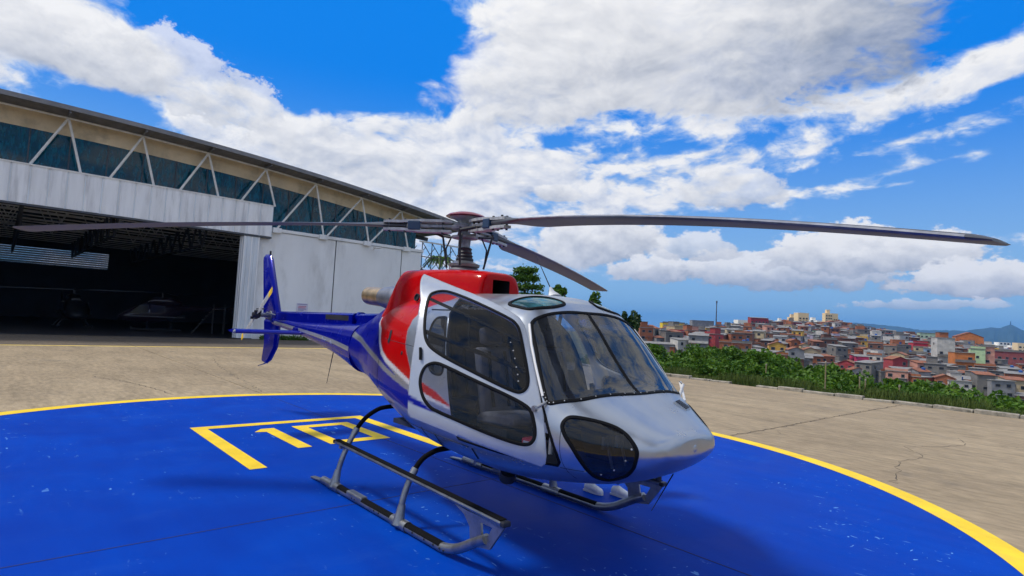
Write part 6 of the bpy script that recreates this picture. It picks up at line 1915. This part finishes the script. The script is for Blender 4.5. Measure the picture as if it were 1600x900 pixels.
for i, (px, pt, w, r, mt_, lab) in enumerate(((1237, 491, 9, 800, M_TWC, 'slim cream tower left of the broad cream tower on the skyline'), (1252, 489, 15, 780, M_TWC, 'broad cream tower with bright left face on the skyline'), (1218, 497, 9, 820, M_TWW, 'small white block at the left of the skyline towers'), (1228, 500, 8, 850, M_TWG, 'low grey block between skyline towers'),
                                              (1270, 496, 12, 900, M_TWW, 'white tower between the two cream clusters on the skyline'), (1280, 501, 10, 860, M_TWW, 'low white block just left of the tallest tower'), (1293, 484, 10, 760, M_TWC, 'tallest cream tower on the skyline'), (1302, 490, 9, 770, M_TWC, 'cream tower hugging the right of the tallest one'), (1307, 494, 6, 790, M_TWG, 'dark slim tower at the right of the tallest one'),
                                              (1158, 500, 16, 700, M_TWW, 'broad white block behind the hilltop, right of the mast'), (1511, 528, 12, 900, M_TWW, 'white block behind the orange-roofed shed at the right'), (1534, 533, 14, 950, M_TWG, 'pale grey block right of the orange-roofed shed'), (1552, 538, 14, 1500, M_TWW, 'far white block in the valley, leftmost of four'), (1566, 535, 12, 1500, M_TWW, 'far white block in the valley, second of four'), (1580, 540, 12, 1400, M_TWW, 'far white block in the valley, third of four'), (1596, 536, 13, 1200, M_TWC, 'cream block at the right edge of the picture'))):
    tower(px, pt, w, r, mt_, lab, steps=(i % 2 == 0))

# mountains
RM = 7000.0
RIDGE = [(900, 520), (1150, 512), (1290, 511), (1330, 504), (1360, 506), (1400, 510), (1440, 516), (1480, 516), (1510, 517), (1530, 514), (1550, 511), (1562, 513), (1578, 507), (1586, 510), (1600, 517), (1640, 522), (1720, 540), (1800, 555)]
mb = MB(); vs = []; gm = random.Random(2); pxs = np.linspace(900, 1800, 180)
ZH = [at(px, float(np.interp(px, *zip(*RIDGE))) + gm.uniform(-.5, .5), RM)[2] for px in pxs]
for px, zh in zip(pxs, ZH):
    v = ray(px, 520); az = math.atan2(v[1], v[0])
    for rr_, f_ in ((RM - 2300, 0.0), (RM - 1700, 0.16 + gm.uniform(0, .06)), (RM - 1000, 0.42 + gm.uniform(-.08, .08)), (RM - 450, 0.72 + gm.uniform(-.08, .08)), (RM, 1.0), (RM + 900, 0.6), (RM + 2500, 0.0)):
        vs.append((CAM[0] + rr_ * math.cos(az), CAM[1] + rr_ * math.sin(az), -40 + (zh + 40) * f_))
mb.add(vs, [(i * 7 + k, i * 7 + 7 + k, i * 7 + 8 + k, i * 7 + 1 + k) for i in range(len(pxs) - 1) for k in range(6)])
struct('mountain_range', mb, pbr('forest_mountain', (0.035, 0.06, 0.045), 0.95, var=0.3, vscale=0.002), smooth=True)
q = at(1579, 502, RM); qb = at(1579, 508, RM)
tm = thing('mountain_tower', 'tiny broadcast tower on the highest mountain peak', 'tower', (q[0], q[1], qb[2] - 10))
mb = MB(); mb.tube([(0, 0, 0), (0, 0, q[2] - qb[2] + 10)], [6, 2.5], 6); mb.build('lattice', M_TRUSSD, tm)

# haze: one closed box of thin pale air round everything
mb = MB(); mb.box(-9000, 9000, -9000, 12500, -60, 420)
hz = mb.build('haze', []); tag(hz, 'thin blue haze over the far land', 'haze', kind='stuff')
hm = bpy.data.materials.new('haze_air'); hm.use_nodes = True; ht = hm.node_tree; ht.nodes.clear()
ho = ht.nodes.new('ShaderNodeOutputMaterial'); hv = ht.nodes.new('ShaderNodeVolumePrincipled')
hv.inputs['Color'].default_value = (0.10, 0.42, 1.0, 1); hv.inputs['Density'].default_value = 0.00010; hv.inputs['Anisotropy'].default_value = 0.2
ht.links.new(hv.outputs[0], ho.inputs['Volume'])
hz.data.materials.append(hm)
